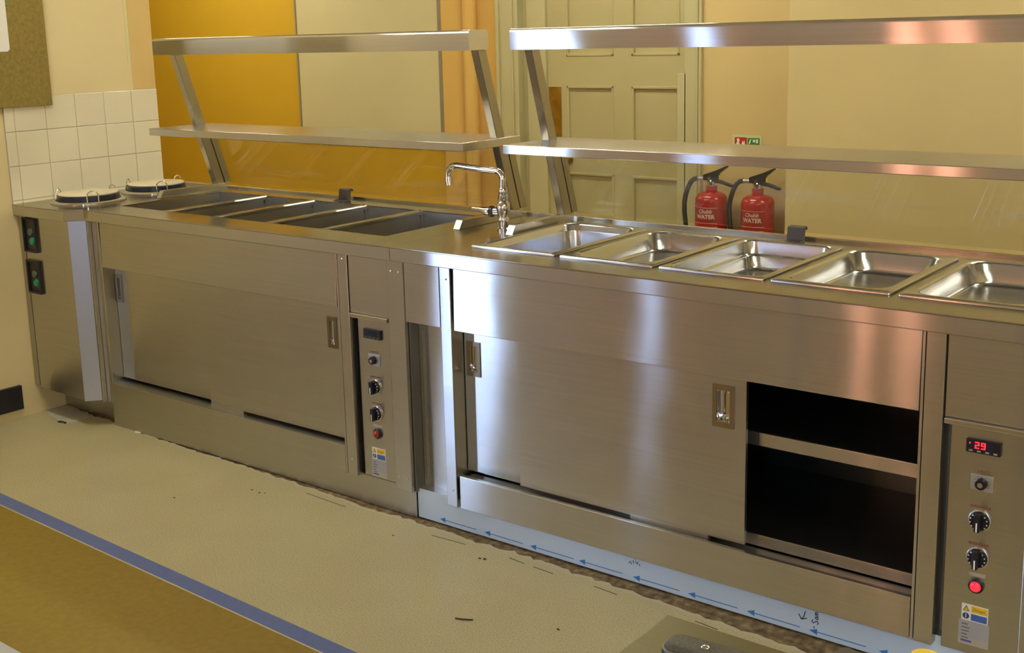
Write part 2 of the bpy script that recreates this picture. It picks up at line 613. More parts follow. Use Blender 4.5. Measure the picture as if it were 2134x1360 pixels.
# warmer painted band beside the corner
box(XW, XW + 0.0008, 0.573, 0.6905, 1.334, CEIL).build('paint_band', 'wall_band', wl)
lab(bpy.data.objects['paint_band'], 'warmer painted band beside the wall corner')
box(XW, XW + 0.001, 0.555, 0.572, 1.45, 1.78).build('smudge', 'panel_cream', wl)
lab(bpy.data.objects['smudge'], 'grey rubbed mark on the paint')
for n_, (a, b_, c, d) in enumerate(WIN):
    wn = struct(thing('window_%d' % (n_ + 1), (XW - 0.1, (a + b_) / 2, c), None, None, kind='structure'))
    mb = MB()
    X0, X1 = XW - 0.12, XW - 0.08
    for (y0, y1, z0, z1) in [(a, a + 0.05, c, d), (b_ - 0.05, b_, c, d), (a, b_, c, c + 0.06), (a, b_, d - 0.05, d), (a, b_, (c + d) / 2 - 0.02, (c + d) / 2 + 0.02)]:
        mb.box(X0, X1, y0, y1, z0, z1)
    mb.build('window_frame', 'frame_white', wn)
    box(XW - 0.06, XW + 0.03, a - 0.04, b_ + 0.04, c - 0.03, c).build('window_sill', 'frame_white', wn)
# black skirting
struct(box(XW, XW + 0.018, -2.36, -0.105, 0.04, 0.142).build('baseboard_left', 'black_skirting', bevel=0.002))
# rear and right walls of the kitchen, and side of the room beyond
mb = box(XW - 0.16, WIN3[0], YR - 0.15, YR, 0, CEIL).box(WIN3[1], XR, YR - 0.15, YR, 0, CEIL)
mb.box(WIN3[0], WIN3[1], YR - 0.15, YR, 0, WIN3[2]).box(WIN3[0], WIN3[1], YR - 0.15, YR, WIN3[3], CEIL)
struct(mb.build('wall_rear', 'wall_cream'))
wn = thing('window_3', ((WIN3[0] + WIN3[1]) / 2, YR - 0.1, WIN3[2]), None, None, kind='structure')
mb = MB()
for (x0, x1, z0, z1) in [(WIN3[0], WIN3[0] + 0.05, 0.95, 2.45), (WIN3[1] - 0.05, WIN3[1], 0.95, 2.45), (WIN3[0], WIN3[1], 0.95, 1.01), (WIN3[0], WIN3[1], 2.40, 2.45), (WIN3[0], WIN3[1], 1.68, 1.72)]:
    mb.box(x0, x1, YR - 0.12, YR - 0.08, z0, z1)
mb.build('window_frame', 'frame_white', wn)
box(WIN3[0] - 0.04, WIN3[1] + 0.04, YR - 0.06, YR + 0.03, 0.92, 0.95).build('window_sill', 'frame_white', wn)
struct(box(XR, XR + 0.15, YR, YF + 0.3, 0, CEIL).build('wall_right', 'wall_cream'))
struct(box(-5.2, -5.05, 0.5, YF + 0.3, 0, CEIL).build('wall_beyond_left', 'wall_ochre'))
struct(box(-5.2, XW - 0.16, 0.53, 0.69, 0, CEIL).build('wall_beyond_front', 'wall_cream'))

# ---- far wall in colour sections
struct(box(-5.2, -0.277, YF, YF + 0.2, 0, CEIL).build('wall_far_left', 'wall_ochre'))
mb = box(-0.277, 0.141, YF, YF + 0.2, 0, CEIL)
struct(box(1.483, 2.2, YF, YF + 0.2, 0, CEIL).build('wall_far_corner', 'wall_sand'))
mb.box(0.141, 1.483, YF, YF + 0.2, 2.12, CEIL)
wf = struct(mb.build('wall_far', 'wall_peach'))
mb = box(2.037, XR, 2.85, YF + 0.2, 0, CEIL)
wfr = struct(mb.build('wall_far_right', 'wall_yellow', bevel=0.006, seg=3))
for (x0, x1, z0) in ((3.16, 3.18, 1.268), (3.205, 3.212, 1.268)):
    mk = box(x0, x1, 2.8494, 2.851, z0, z0 + 0.006).build('scuff', 'panel_trim', wfr)
lab(bpy.data.objects['scuff'], 'small dark scuff on the yellow wall')
# rounded pilaster and pipe
mb = MB()
prof = [(-0.277, YF)] + [(-0.277, YF - 0.05), (-0.205, YF - 0.05)]
for k in range(1, 9):
    q = math.pi / 2 * k / 8
    prof.append((-0.205 + 0.095 * math.sin(q), YF - 0.05 + 0.05 * (1 - math.cos(q))))
mb.prism(prof, 'z', 0, CEIL)
struct(mb.build('trim_1', 'wall_peach', smooth=True))
struct(MB().tube([(-0.045, YF - 0.06, 0), (-0.045, YF - 0.06, CEIL)], 0.043, 24).build('trim_2', 'wall_peach', smooth=True))
# large cream panel on the ochre wall
pn = thing('wall_panel', (-0.95, YF, 0.86), 'large cream panel fixed to the ochre wall beyond the left counter', 'panel')
box(-1.592, -0.325, YF - 0.022, YF, 0.86, 2.6).build('board', 'panel_cream', pn, bevel=0.002)
lab(box(-1.604, -1.592, YF - 0.03, YF, 0.86, 2.6).build('edge_strip', 'panel_trim', pn), 'dark edge strip')
lab(box(-0.325, -0.279, YF - 0.03, YF, 0.86, 2.6).build('edge_strip', 'panel_trim', pn), 'brown edge strip')

# ---- door
struct(box(0.0, 1.7, YF + 0.17, YF + 0.25, 0, CEIL).build('door_light_block', 'wall_cream'))  # unseen sheet added behind the door, blocks sky light through its gaps
dr = thing('door_1', (0.81, YF, 0), 'cream panelled door in moulded frame beyond the right counter', None, kind='structure')
DY = YF + 0.03
LX0, LX1 = 0.462, 1.376
cols = [(0.592, 0.915), (1.03, 1.335)]
rows = [(0.16, 0.742), (0.90, 1.240), (1.404, 1.95)]
mb = MB()
mb.box(LX0, cols[0][0], DY, DY + 0.04, 0.01, 2.05)
mb.box(cols[0][1], cols[1][0], DY, DY + 0.04, 0.01, 2.05)
mb.box(cols[1][1], LX1, DY, DY + 0.04, 0.01, 2.05)
zz = [0.01] + [v for r_ in rows for v in r_] + [2.05]
for (xa, xb) in cols:
    for k in range(0, len(zz), 2):
        mb.box(xa, xb, DY, DY + 0.04, zz[k], zz[k + 1])
mb.build('leaf_frame', 'door_paint', dr)
for (xa, xb) in cols:
    for (za, zb) in rows:
        p_ = box(xa, xb, DY + 0.014, DY + 0.03, za, zb).build('panel', 'door_paint', dr, bevel=0.004)
        mb = MB()
        for (q0, q1, q2, q3) in ((xa, xb, za, za + 0.016), (xa, xb, zb - 0.016, zb), (xa, xa + 0.016, za, zb), (xb - 0.016, xb, za, zb)):
            mb.box(q0, q1, DY - 0.004, DY + 0.02, q2, q3)
        mb.build('moulding', 'door_paint', p_, bevel=0.004)
mb = MB()
mb.box(0.324, 0.460, YF + 0.012, YF + 0.16, 0, 2.12).box(1.378, 1.454, YF + 0.0, YF + 0.16, 0, 2.12).box(0.324, 1.454, YF + 0.012, YF + 0.16, 2.055, 2.12)
mb.build('jamb', 'door_paint_edge', dr, bevel=0.003)
mb = MB()
for (xa, xb, y) in ((0.128, 0.150, YF - 0.035), (0.150, 0.236, YF - 0.022), (0.236, 0.250, YF - 0.03), (0.250, 0.283, YF - 0.022)):
    mb.box(xa, xb, y, YF + 0.05, 0, 2.2)
for (xa, xb, y) in ((1.454, 1.464, YF - 0.022), (1.464, 1.474, YF - 0.03), (1.474, 1.492, YF - 0.022)):
    mb.box(xa, xb, y, YF + 0.05, 0, 2.2)
mb.box(0.128, 1.492, YF - 0.022, YF + 0.05, 2.12, 2.2)
mb.build('architrave', 'door_paint_edge', dr, bevel=0.004)
box(0.283, 0.324, YF + 0.04, YF + 0.16, 0, 2.12).build('door_stop', 'door_paint', dr)
box(1.336, 1.388, YF + 0.0, YF + 0.03, 0, 1.31).build('cover_strip', 'door_paint_edge', dr, bevel=0.002)
lab(box(0.468, 0.556, DY - 0.003, DY, 0.944, 1.232).build('push_plate', 'brass', dr, bevel=0.001), 'tarnished brass push plate')
k_ = MB().lathe([(0.026, 0), (0.026, 0.006), (0.010, 0.010), (0.009, 0.03), (0.022, 0.036), (0.027, 0.048), (0.02, 0.06), (0.0, 0.064)], (0.605, DY - 0.0, 0.815), 'y', 20)
lab(k_.build('door_knob', 'brass', dr, smooth=True), 'brass door knob')

# ---- fluorescent battens on the ceiling
def batten(x, y, along, label, L=1.5):
    t = thing('ceiling_light', (x, y, CEIL), label, 'light', 'fluorescent battens on the ceiling')
    dx, dy = (L / 2, 0.06) if along == 'x' else (0.06, L / 2)
    box(x - dx, x + dx, y - dy, y + dy, CEIL - 0.05, CEIL).build('body', 'frame_white', t)
    box(x - dx * 0.97, x + dx * 0.97, y - dy * 0.7, y + dy * 0.7, CEIL - 0.085, CEIL - 0.05).build('diffuser', 'tube', t)


for (x, y, a, l) in ((0.95, -0.62, 'x', 'added ceiling batten over the left counter to brighten the tiles'),  # this batten is added to brighten the tiled wall
                     (5.0, -1.3, 'y', 'ceiling batten light behind the viewer nearest the counter'),
                     (5.0, -3.6, 'y', 'ceiling batten light at the rear right of the kitchen'),
                     (-2.0, 1.9, 'x', 'ceiling batten light before the ochre wall beyond the counter'),
                     (1.2, 1.9, 'x', 'ceiling batten light before the panelled door'),
                     (4.2, 1.9, 'x', 'ceiling batten light before the pale yellow wall')):
    batten(x, y, a, l)


# two tall glowing tubes added behind the viewer to mirror pink streaks in steel
def added_streak_tube(x, label):
    t = thing('added_streak_tube', (x, YR, 0.9), label, 'lamp', 'added glowing tubes behind the viewer')
    box(x - 0.03, x + 0.03, YR, YR + 0.03, 0.9, 2.3).build('back_plate', 'frame_white', t)
    MB().tube([(x, YR + 0.06, 0.95), (x, YR + 0.06, 2.25)], 0.022, 12).build('tube', 'streak_glow_pink', t)


added_streak_tube(1.30, 'added glowing tube for a pink streak on the rear wall nearer the window')
added_streak_tube(1.66, 'added glowing tube for a pink streak on the rear wall further from the window')

# ================================================================== COUNTERS
H = 0.9
ZA = 0.855      # under side of the worktop fascia
FY = 0.03       # front plane of the cabinets


def door_with_handle(name, parent, x0, x1, y0, y1, z0, z1, hx0, hx1, hz0, hz1, guide=None):
    """sliding door, cut out for its recessed pull"""
    m_ = MB()
    fx0, fx1, fz0, fz1 = hx0 + 0.008, hx1 - 0.008, hz0 + 0.010, hz1 - 0.010
    m_.box(x0, fx0, y0, y1, z0, z1).box(fx1, x1, y0, y1, z0, z1)
    m_.box(fx0, fx1, y0, y1, z0, fz0).box(fx0, fx1, y0, y1, fz1, z1)
    d = m_.build(name, 'steel_panel', parent)
    h = MB()
    for a in ((hx0, hx1, hz0, hz0 + 0.014), (hx0, hx1, hz1 - 0.014, hz1), (hx0, hx0 + 0.012, hz0 + 0.014, hz1 - 0.014), (hx1 - 0.012, hx1, hz0 + 0.014, hz1 - 0.014)):
        h.box(a[0], a[1], y0 - 0.0035, y0 + 0.0005, a[2], a[3])
    hb = h.build('handle', 'steel_handle', d)
    lab(hb, 'bright recessed pull')
    c = MB()
    # dished cup behind the frame
    rings = []
    n = 6
    for k in range(n):
        t = k / (n - 1)
        ins = 0.010 * t * t
        dep = 0.024 * math.sin(t * math.pi / 2)
        rings.append((fx0 + 0.002 + ins, fx1 - 0.002 - ins, fz0 + 0.002 + ins * 1.6, fz1 - 0.002 - ins * 1.6, y0 + dep))
    vs, fs = [], []
    for (a, b_, e, g, y) in rings:
        vs += [(a, y, e), (b_, y, e), (b_, y, g), (a, y, g)]
    for k in range(n - 1):
        for q in range(4):
            fs.append((4 * k + q, 4 * k + (q + 1) % 4, 4 * k + 4 + (q + 1) % 4, 4 * k + 4 + q))
    fs.append(tuple(4 * (n - 1) + q for q in range(4)))
    c.add(vs, fs).build('cup', 'chrome', d)
    if guide:
        box(guide[0], guide[1], y0 - 0.002, y1, z0 - 0.016, z0 + 0.001).build('door_guide', 'steel_brushed', d)
    return d


def screw(parent, x, z, y=FY):
    MB().lathe([(0.0045, 0), (0.004, 0.0015), (0.0, 0.002)], (x, y, z), 'y', 10).build('screw', 'steel_bright', parent)


def knob(parent, x, y, z, r, big):
    """round thermostat knob with a grip bar, facing -y"""
    k = MB().lathe([(r * 1.12, 0), (r * 1.10, 0.004), (r, 0.005)], (x, y, z), 'y', 32).build('dial_ring', 'steel_bright', parent, smooth=True)
    kb = MB().lathe([(r, 0.004), (r * 0.98, 0.010), (r * 0.90, 0.013), (0, 0.0132)], (x, y, z), 'y', 32).build('knob', 'knob_black', parent, smooth=True)
    g = box(x - r * 0.28, x + r * 0.28, y - 0.028, y - 0.012, z - r * 0.92, z + r * 0.92).build('grip', 'knob_black', kb, bevel=0.002)
    box(x - r * 0.075, x + r * 0.075, y - 0.0284, y - 0.0275, z - r * 0.85, z + r * 0.1).build('pointer', 'white_mark', kb)
    ticks = MB()
    for i in range(10):
        q = math.radians(50 + 29 * i)
        px_, pz_ = x - math.sin(q) * r * 0.82, z - math.cos(q) * r * 0.82
        ticks.box(px_ - r * 0.06, px_ + r * 0.06, y - 0.0136, y - 0.013, pz_ - r * 0.06, pz_ + r * 0.06)
    ticks.build('tick_marks', 'white_mark', kb)


SEG = {'2': 'abged', '9': 'abcdfg'}


def controls(parent, cx, y, digits, lit):
    """display, square switch, two dials, pilot lamp and stickers on a control panel"""
    d = box(cx - 0.038, cx + 0.038, y - 0.008, y, 0.577, 0.609).build('display', 'black_plastic', parent, bevel=0.0015)
    scr = box(cx - 0.026, cx + 0.022, y - 0.0085, y - 0.007, 0.588, 0.605).build('screen', 'navy_enamel', d)
    bt = MB()
    for i in range(4):
        bt.box(cx - 0.031 + i * 0.018, cx - 0.023 + i * 0.018, y - 0.0088, y - 0.0078, 0.5805, 0.584)
    bt.build('touch_mark', 'grey_button' if not digits else 'label_grey', d)
    if digits:
        m_ = MB()
        for i, ch in enumerate('29'):
            ox, oz, w_, h_ = cx - 0.018 + i * 0.0135, 0.5885, 0.0095, 0.0155
            t = 0.0023
            for s_ in SEG[ch]:
                bb = {'a': (0, w_, h_ - t, h_), 'g': (0, w_, h_ / 2 - t / 2, h_ / 2 + t / 2), 'd': (0, w_, 0, t),
                      'f': (0, t, h_ / 2, h_), 'b': (w_ - t, w_, h_ / 2, h_), 'e': (0, t, 0, h_ / 2), 'c': (w_ - t, w_, 0, h_ / 2)}[s_]
                m_.box(ox + bb[0], ox + bb[1], y - 0.0092, y - 0.0086, oz + bb[2], oz + bb[3])
        m_.box(cx - 0.0305, cx - 0.028, y - 0.0092, y - 0.0086, 0.598, 0.6015)
        lab(m_.build('digits', 'digit_red', d), 'glowing red digits 29')
    # square scaled switch
    s = box(cx - 0.025, cx + 0.025, y - 0.003, y, 0.487, 0.525).build('switch_plate', 'scale_plate', parent, bevel=0.001)
    sk = MB().lathe([(0.0135, 0.003), (0.0125, 0.016), (0.011, 0.018), (0, 0.0182)], (cx, y, 0.506), 'y', 24).build('knob', 'knob_black', s, smooth=True)
    MB().lathe([(0.006, 0.018), (0.006, 0.0188), (0, 0.019)], (cx - 0.0, y, 0.506), 'y', 16).build('knob_cap', 'steel_bright', s, smooth=True)
    tk = MB()
    for i in range(9):
        q = math.radians(-120 + 30 * i)
        px_, pz_ = cx + math.sin(q) * 0.017, 0.506 + math.cos(q) * 0.0165
        tk.box(px_ - 0.0006, px_ + 0.0006, y - 0.0034, y - 0.0029, pz_ - 0.0012, pz_ + 0.0012)
    tk.build('tick_marks', 'label_ink', s)
    knob(parent, cx, y, 0.416, 0.023, True)
    knob(parent, cx, y, 0.325, 0.023, True)
    for (w_, z) in (('QUARTZ', 0.5325), ('BAIN MARIE', 0.4475), ('BAIN MARIE', 0.357)):
        text_front(MB(), w_, 0.0085, cx, y - 0.0006, z).build('lettering', 'red_print', parent)
    box(cx - 0.019, cx + 0.019, y - 0.0008, y, 0.277, 0.286).build('lamp_label', 'label_clear', parent)
    pl = MB().lathe([(0.0175, 0), (0.0175, 0.006), (0.0125, 0.009)], (cx, y, 0.255), 'y', 28).build('pilot_lamp', 'black_plastic', parent, smooth=True)
    lens = MB().lathe([(0.0125, 0.006), (0.0118, 0.011), (0.008, 0.014), (0, 0.0152)], (cx, y, 0.255), 'y', 24).build('lens', 'red_lit' if lit else 'red_off', pl, smooth=True)
    lab(lens, 'lit red lens' if lit else 'unlit red lens')
    # warning sticker
    z1, z0 = 0.204, 0.163
    ws = box(cx - 0.030, cx + 0.030, y - 0.0007, y, z0, z1).build('warning_sticker', 'label_white', parent)
    lab(ws, 'white yellow and blue danger sticker')
    box(cx - 0.008, cx + 0.028, y - 0.0011, y - 0.0006, 0.1855, 0.2018).build('yellow_field', 'label_yellow', ws)
    box(cx - 0.008, cx + 0.028, y - 0.0011, y - 0.0006, 0.1655, 0.182).build('blue_field', 'label_blue', ws)
    tr_ = MB().prism([(cx - 0.027, 0.1865), (cx - 0.012, 0.1865), (cx - 0.0195, 0.201)], 'y', y - 0.0011, y - 0.0006).build('warning_triangle', 'label_ink', ws)
    MB().prism([(cx - 0.0242, 0.1882), (cx - 0.0148, 0.1882), (cx - 0.0195, 0.1972)], 'y', y - 0.0014, y - 0.001).build('triangle_field', 'label_yellow', ws)
    MB().lathe([(0.0076, 0.0), (0.0076, 0.0011), (0, 0.0011)], (cx - 0.0195, y, 0.1742), 'y', 24).build('blue_disc', 'label_navy', ws)
    box(cx - 0.0204, cx - 0.0186, y - 0.0015, y - 0.001, 0.169, 0.1795).build('disc_mark', 'label_white', ws)
    text_front(MB(), 'Danger', 0.0095, cx + 0.010, y - 0.0014, 0.1935).build('lettering', 'label_ink', ws)
    # rating plate
    rp = box(cx - 0.035, cx + 0.034, y - 0.0006, y, 0.102, 0.1625).build('rating_plate', 'label_grey', parent)
    lab(rp, 'grey rating plate with printed lines')
    ln = MB()
    for i in range(5):
        z = 0.152 - i * 0.0085
        ln.box(cx - 0.028, cx - 0.028 + (0.014, 0.018, 0.017, 0.013, 0.016)[i], y - 0.001, y - 0.0005, z, z + 0.0022)
    ln.build('printed_line', 'label_ink', rp)
    box(cx - 0.034, cx + 0.033, y - 0.0009, y - 0.0005, 0.103, 0.119).build('clear_strip', 'label_clear', rp)
    box(cx - 0.029, cx - 0.004, y - 0.0013, y - 0.0008, 0.109, 0.114).build('maker_mark', 'label_purple', rp)


# ---------------------------------------------------------------- left hot cupboard
c1 = thing('hot_cupboard', (1.22, 0.35, 0), 'closed stainless hot cupboard left of the tap with unlit display', 'cupboard', 'stainless hot cupboards')
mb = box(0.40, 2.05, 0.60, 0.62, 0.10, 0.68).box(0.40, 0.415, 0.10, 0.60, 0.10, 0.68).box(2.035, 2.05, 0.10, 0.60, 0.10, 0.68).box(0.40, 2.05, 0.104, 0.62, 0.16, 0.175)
mb.build('carcass', 'steel_inside_shade', c1)
box(0.386, 2.057, 0.052, 0.64, 0.0, 0.10).build('plinth', 'steel_panel', c1)
mb = MB().prism([(FY, 0.094), (FY, 0.192), (0.108, 0.192), (0.108, 0.186), (FY + 0.012, 0.186), (FY + 0.012, 0.094)], 'x', 0.432, 1.758)
mb.build('bottom_rail', 'steel_panel', c1, bevel=0.0012)
box(0.388, 0.432, FY, 0.10, 0.105, ZA).build('stile', 'steel_brushed', c1, bevel=0.0015)
MB().prism([(FY - 0.001, 0.669), (FY + 0.0035, ZA), (FY + 0.016, ZA), (FY + 0.013, 0.669)], 'x', 0.435, 1.756).build('apron', 'steel_apron', c1, bevel=0.0015)
box(1.760, 1.767, FY - 0.001, 0.10, 0.095, ZA).build('stile', 'steel_brushed', c1, bevel=0.001)
box(1.769, 1.812, FY - 0.001, 0.10, 0.095, ZA).build('stile', 'steel_brushed', c1, bevel=0.0015)
box(1.815, 1.985, FY + 0.004, FY + 0.016, 0.66, ZA).build('upper_panel', 'steel_brushed', c1)
box(1.815, 1.983, FY - 0.006, FY + 0.016, 0.644, 0.659).build('lip', 'steel_bright', c1, bevel=0.003)
cp = box(1.829, 1.986, 0.05, 0.062, 0.099, 0.644).build('control_panel', 'steel_panel', c1, bevel=0.001)
box(1.812, 1.83, 0.085, 0.095, 0.099, 0.65).build('gap_backing', 'steel_inside_shade', c1)
controls(cp, 1.897, 0.05, False, False)
box(1.986, 2.058, FY, 0.10, 0.088, ZA).build('stile', 'steel_brushed', c1, bevel=0.003)
box(1.812, 2.057, 0.048, 0.06, 0.0, 0.0985).build('kick_panel', 'steel_panel', c1)
for (x, z) in ((1.79, 0.835), (1.79, 0.15), (2.005, 0.815), (2.038, 0.815), (2.005, 0.135), (2.04, 0.135)):
    screw(c1, x, z)
door_with_handle('sliding_door', c1, 0.434, 1.06, 0.084, 0.096, 0.205, 0.70, 0.418 + 0.02, 0.478, 0.520, 0.632, None)
door_with_handle('sliding_door', c1, 1.022, 1.757, 0.058, 0.070, 0.205, 0.70, 1.677, 1.722, 0.516, 0.624, (1.022, 1.209))
lab(bpy.data.objects['sliding_door'], 'rear sliding door, left half')
lab(bpy.data.objects['sliding_door.001'], 'front sliding door, right half')

# ---------------------------------------------------------------- right hot cupboard
c2 = thing('hot_cupboard', (3.02, 0.35, 0), 'half-open stainless hot cupboard right of the tap with lit red display', 'cupboard', 'stainless hot cupboards')
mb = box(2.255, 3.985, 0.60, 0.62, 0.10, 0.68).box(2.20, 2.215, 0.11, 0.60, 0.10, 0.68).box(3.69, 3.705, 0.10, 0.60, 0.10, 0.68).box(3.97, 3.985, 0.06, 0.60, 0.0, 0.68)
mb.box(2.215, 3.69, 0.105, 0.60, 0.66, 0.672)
mb.build('carcass', 'steel_inside_shade', c2)
box(2.215, 3.69, 0.103, 0.60, 0.186, 0.218).build('base_shelf', 'steel_inside_shade', c2, bevel=0.002)
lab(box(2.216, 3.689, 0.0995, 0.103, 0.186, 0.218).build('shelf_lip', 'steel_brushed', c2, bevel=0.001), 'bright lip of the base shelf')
box(2.216, 3.689, 0.115, 0.60, 0.470, 0.497).build('middle_shelf', 'steel_inside_shade', c2)
lab(box(2.216, 3.689, 0.105, 0.115, 0.463, 0.499).build('shelf_lip', 'steel_brushed', c2, bevel=0.0015), 'bright lip of the middle shelf')
pl2 = box(2.06, 3.985, 0.058, 0.62, 0.0, 0.1).build('plinth', 'steel_panel', c2)
flm = box(2.059, 3.984, 0.0555, 0.058, 0.002, 0.0995).build('protective_film', 'film', c2)
lab(flm, 'pale blue protective film on the plinth')
mb = MB()
for (px_, L) in ((2.152, 0.15), (2.335, 0.15), (2.512, 0.16), (2.690, 0.15), (2.876, 0.15), (3.053, 0.15), (3.230, 0.15), (3.405, 0.15), (3.588, 0.15), (3.765, 0.15)):
    zc = 0.016
    mb.prism([(px_, zc), (px_ + 0.022, zc - 0.0085), (px_ + 0.022, zc + 0.0085)], 'y', 0.0551, 0.0556)
    mb.box(px_ + 0.022, px_ + L, 0.0551, 0.0556, zc - 0.0012, zc + 0.0012)
lab(mb.build('printed_arrow', 'film_arrow', flm), 'row of blue printed arrows pointing left')


def stroke(mb, pts_, r=0.0011, y=0.0550):
    for (a, b_) in zip(pts_[:-1], pts_[1:]):
        dx, dz = b_[0] - a[0], b_[1] - a[1]
        L = math.hypot(dx, dz) or 1e-6
        nx, nz = -dz / L * r, dx / L * r
        mb.prism([(a[0] - nx, a[1] - nz), (b_[0] - nx, b_[1] - nz), (b_[0] + nx, b_[1] + nz), (a[0] + nx, a[1] + nz)], 'y', y, y + 0.0005)


mb = MB()
stroke(mb, [(3.394, 0.064), (3.389, 0.045), (3.383, 0.040)])
stroke(mb, [(3.376, 0.052), (3.384, 0.039), (3.399, 0.046)])
# the name, written upwards
sx, sz = 3.424, 0.036
def up_(pts_, ox):
    stroke(mb, [(sx - q, sz + ox + p_) for (p_, q) in pts_], 0.0010)
up_([(0.011, 0.009), (0.006, 0.012), (0.002, 0.008), (0.007, 0.003), (0.010, -0.002), (0.005, -0.006), (0.0, -0.003)], 0.0)
up_([(0.006, 0.003), (0.001, 0.002), (0.001, -0.005), (0.006, -0.004), (0.006, 0.003), (0.008, -0.005)], 0.014)
up_([(0, -0.005), (0, 0.003), (0.003, 0.003), (0.004, -0.005), (0.005, 0.003), (0.008, 0.003), (0.009, -0.005)], 0.025)
stroke(mb, [(3.418, 0.030), (3.419, 0.024)])
lab(mb.build('handwriting', 'marker_ink', flm), 'handwritten arrow and the word Sam in black ink')
mb = MB()
for (a, b_) in (((2.868, 0.062), (2.871, 0.052)), ((2.876, 0.066), (2.878, 0.056)), ((2.880, 0.075), (2.884, 0.070)), ((2.884, 0.066), (2.890, 0.058)), ((2.890, 0.058), (2.893, 0.066)), ((2.896, 0.060), (2.899, 0.054)), ((2.864, 0.060), (2.863, 0.053))):
    stroke(mb, [a, b_], 0.0009)
lab(mb.build('scribble', 'marker_ink', flm), 'faint smudged pencil scribble')
box(2.062, 2.205, FY, FY + 0.014, 0.660, ZA).build('upper_panel', 'steel_brushed', c2, bevel=0.001)
box(2.062, 2.215, 0.088, 0.10, 0.09, 0.68).build('recessed_panel', 'steel_panel', c2)
box(2.060, 2.066, 0.045, 0.092, 0.09, 0.68).build('side_return', 'steel_inside_shade', c2)
box(2.0665, 2.082, 0.083, 0.088, 0.092, 0.66).build('panel_flange', 'steel_brushed', c2, bevel=0.001)
box(2.208, 2.250, FY - 0.001, 0.104, 0.085, ZA).build('stile', 'steel_brushed', c2, bevel=0.002)
MB().prism([(FY - 0.001, 0.657), (FY + 0.0035, ZA), (FY + 0.016, ZA), (FY + 0.013, 0.657)], 'x', 2.260, 3.668).build('apron', 'steel_apron', c2, bevel=0.0015)
mb = MB().prism([(FY, 0.086), (FY, 0.192), (FY + 0.014, 0.192), (FY + 0.014, 0.181), (0.1, 0.181), (0.1, 0.171), (FY + 0.008, 0.171), (FY + 0.008, 0.086)], 'x', 2.262, 3.668)
mb.build('bottom_rail', 'steel_panel', c2, bevel=0.0012)
box(3.670, 3.677, FY - 0.001, 0.104, 0.085, ZA).build('stile', 'steel_bright', c2, bevel=0.001)
box(3.679, 3.723, FY - 0.002, 0.104, 0.085, ZA).build('stile', 'steel_brushed', c2, bevel=0.002)
box(3.727, 3.912, FY + 0.004, FY + 0.016, 0.655, ZA).build('upper_panel', 'steel_brushed', c2)
box(3.727, 3.905, FY - 0.006, FY + 0.016, 0.640, 0.654).build('lip', 'steel_bright', c2, bevel=0.003)
cp2 = box(3.738, 3.912, 0.05, 0.062, 0.08, 0.640).build('control_panel', 'steel_panel', c2, bevel=0.001)
box(3.723, 3.74, 0.085, 0.095, 0.099, 0.65).build('gap_backing', 'steel_inside_shade', c2)
controls(cp2, 3.812, 0.05, True, True)
box(3.914, 3.985, FY, 0.10, 0.085, ZA).build('stile', 'steel_brushed', c2, bevel=0.003)
for (x, z) in ((2.074, 0.60), (2.074, 0.40), (2.074, 0.20), (2.235, 0.815), (2.235, 0.14), (3.702, 0.815), (3.703, 0.135)):
    screw(c2, x, z, FY if x > 2.1 else 0.083)
door_with_handle('sliding_door', c2, 2.253, 2.99, 0.084, 0.096, 0.196, 0.70, 2.262, 2.316, 0.506, 0.616)
door_with_handle('sliding_door', c2, 2.478, 3.218, 0.058, 0.070, 0.200, 0.70, 3.122, 3.184, 0.512, 0.627, (2.867, 3.112))
lab(bpy.data.objects['sliding_door.002'], 'rear sliding door reflecting blue daylight')
lab(bpy.data.objects['sliding_door.003'], 'front sliding door slid half open')

# ---------------------------------------------------------------- plate dispenser cabinet at the wall
pd = thing('dispenser_cabinet', (0.17, 0.3, 0), 'stainless plate dispenser cabinet against the tiled wall with black switch panels', 'cabinet')
box(XW + 0.004, 0.386, 0.095, 0.66, 0.0, 0.13).build('plinth', 'steel_panel', pd)
mb = MB().prism([(XW + 0.004, -0.03), (0.322, -0.03), (0.376, 0.03), (0.376, 0.60), (XW + 0.004, 0.60)], 'z', 0.14, 0.68)
mb.build('body', 'steel_inside_shade', pd)
box(XW + 0.003, -0.002, -0.036, -0.028, 0.128, ZA).build('stile', 'steel_leg', pd, bevel=0.001)
box(0.0, 0.322, -0.034, -0.028, 0.118, ZA).build('front_panel', 'steel_panel', pd, bevel=0.001)
mb = MB().prism([(0.323, -0.034), (0.372, 0.022), (0.368, 0.027), (0.319, -0.029)], 'z', 0.112, ZA)
lab(mb.build('corner_panel', 'steel_corner', pd, bevel=0.001), 'bright angled corner panel')
box(0.376, 0.386, 0.012, 0.04, 0.105, ZA).build('edge_strip', 'steel_bright', pd, bevel=0.001)
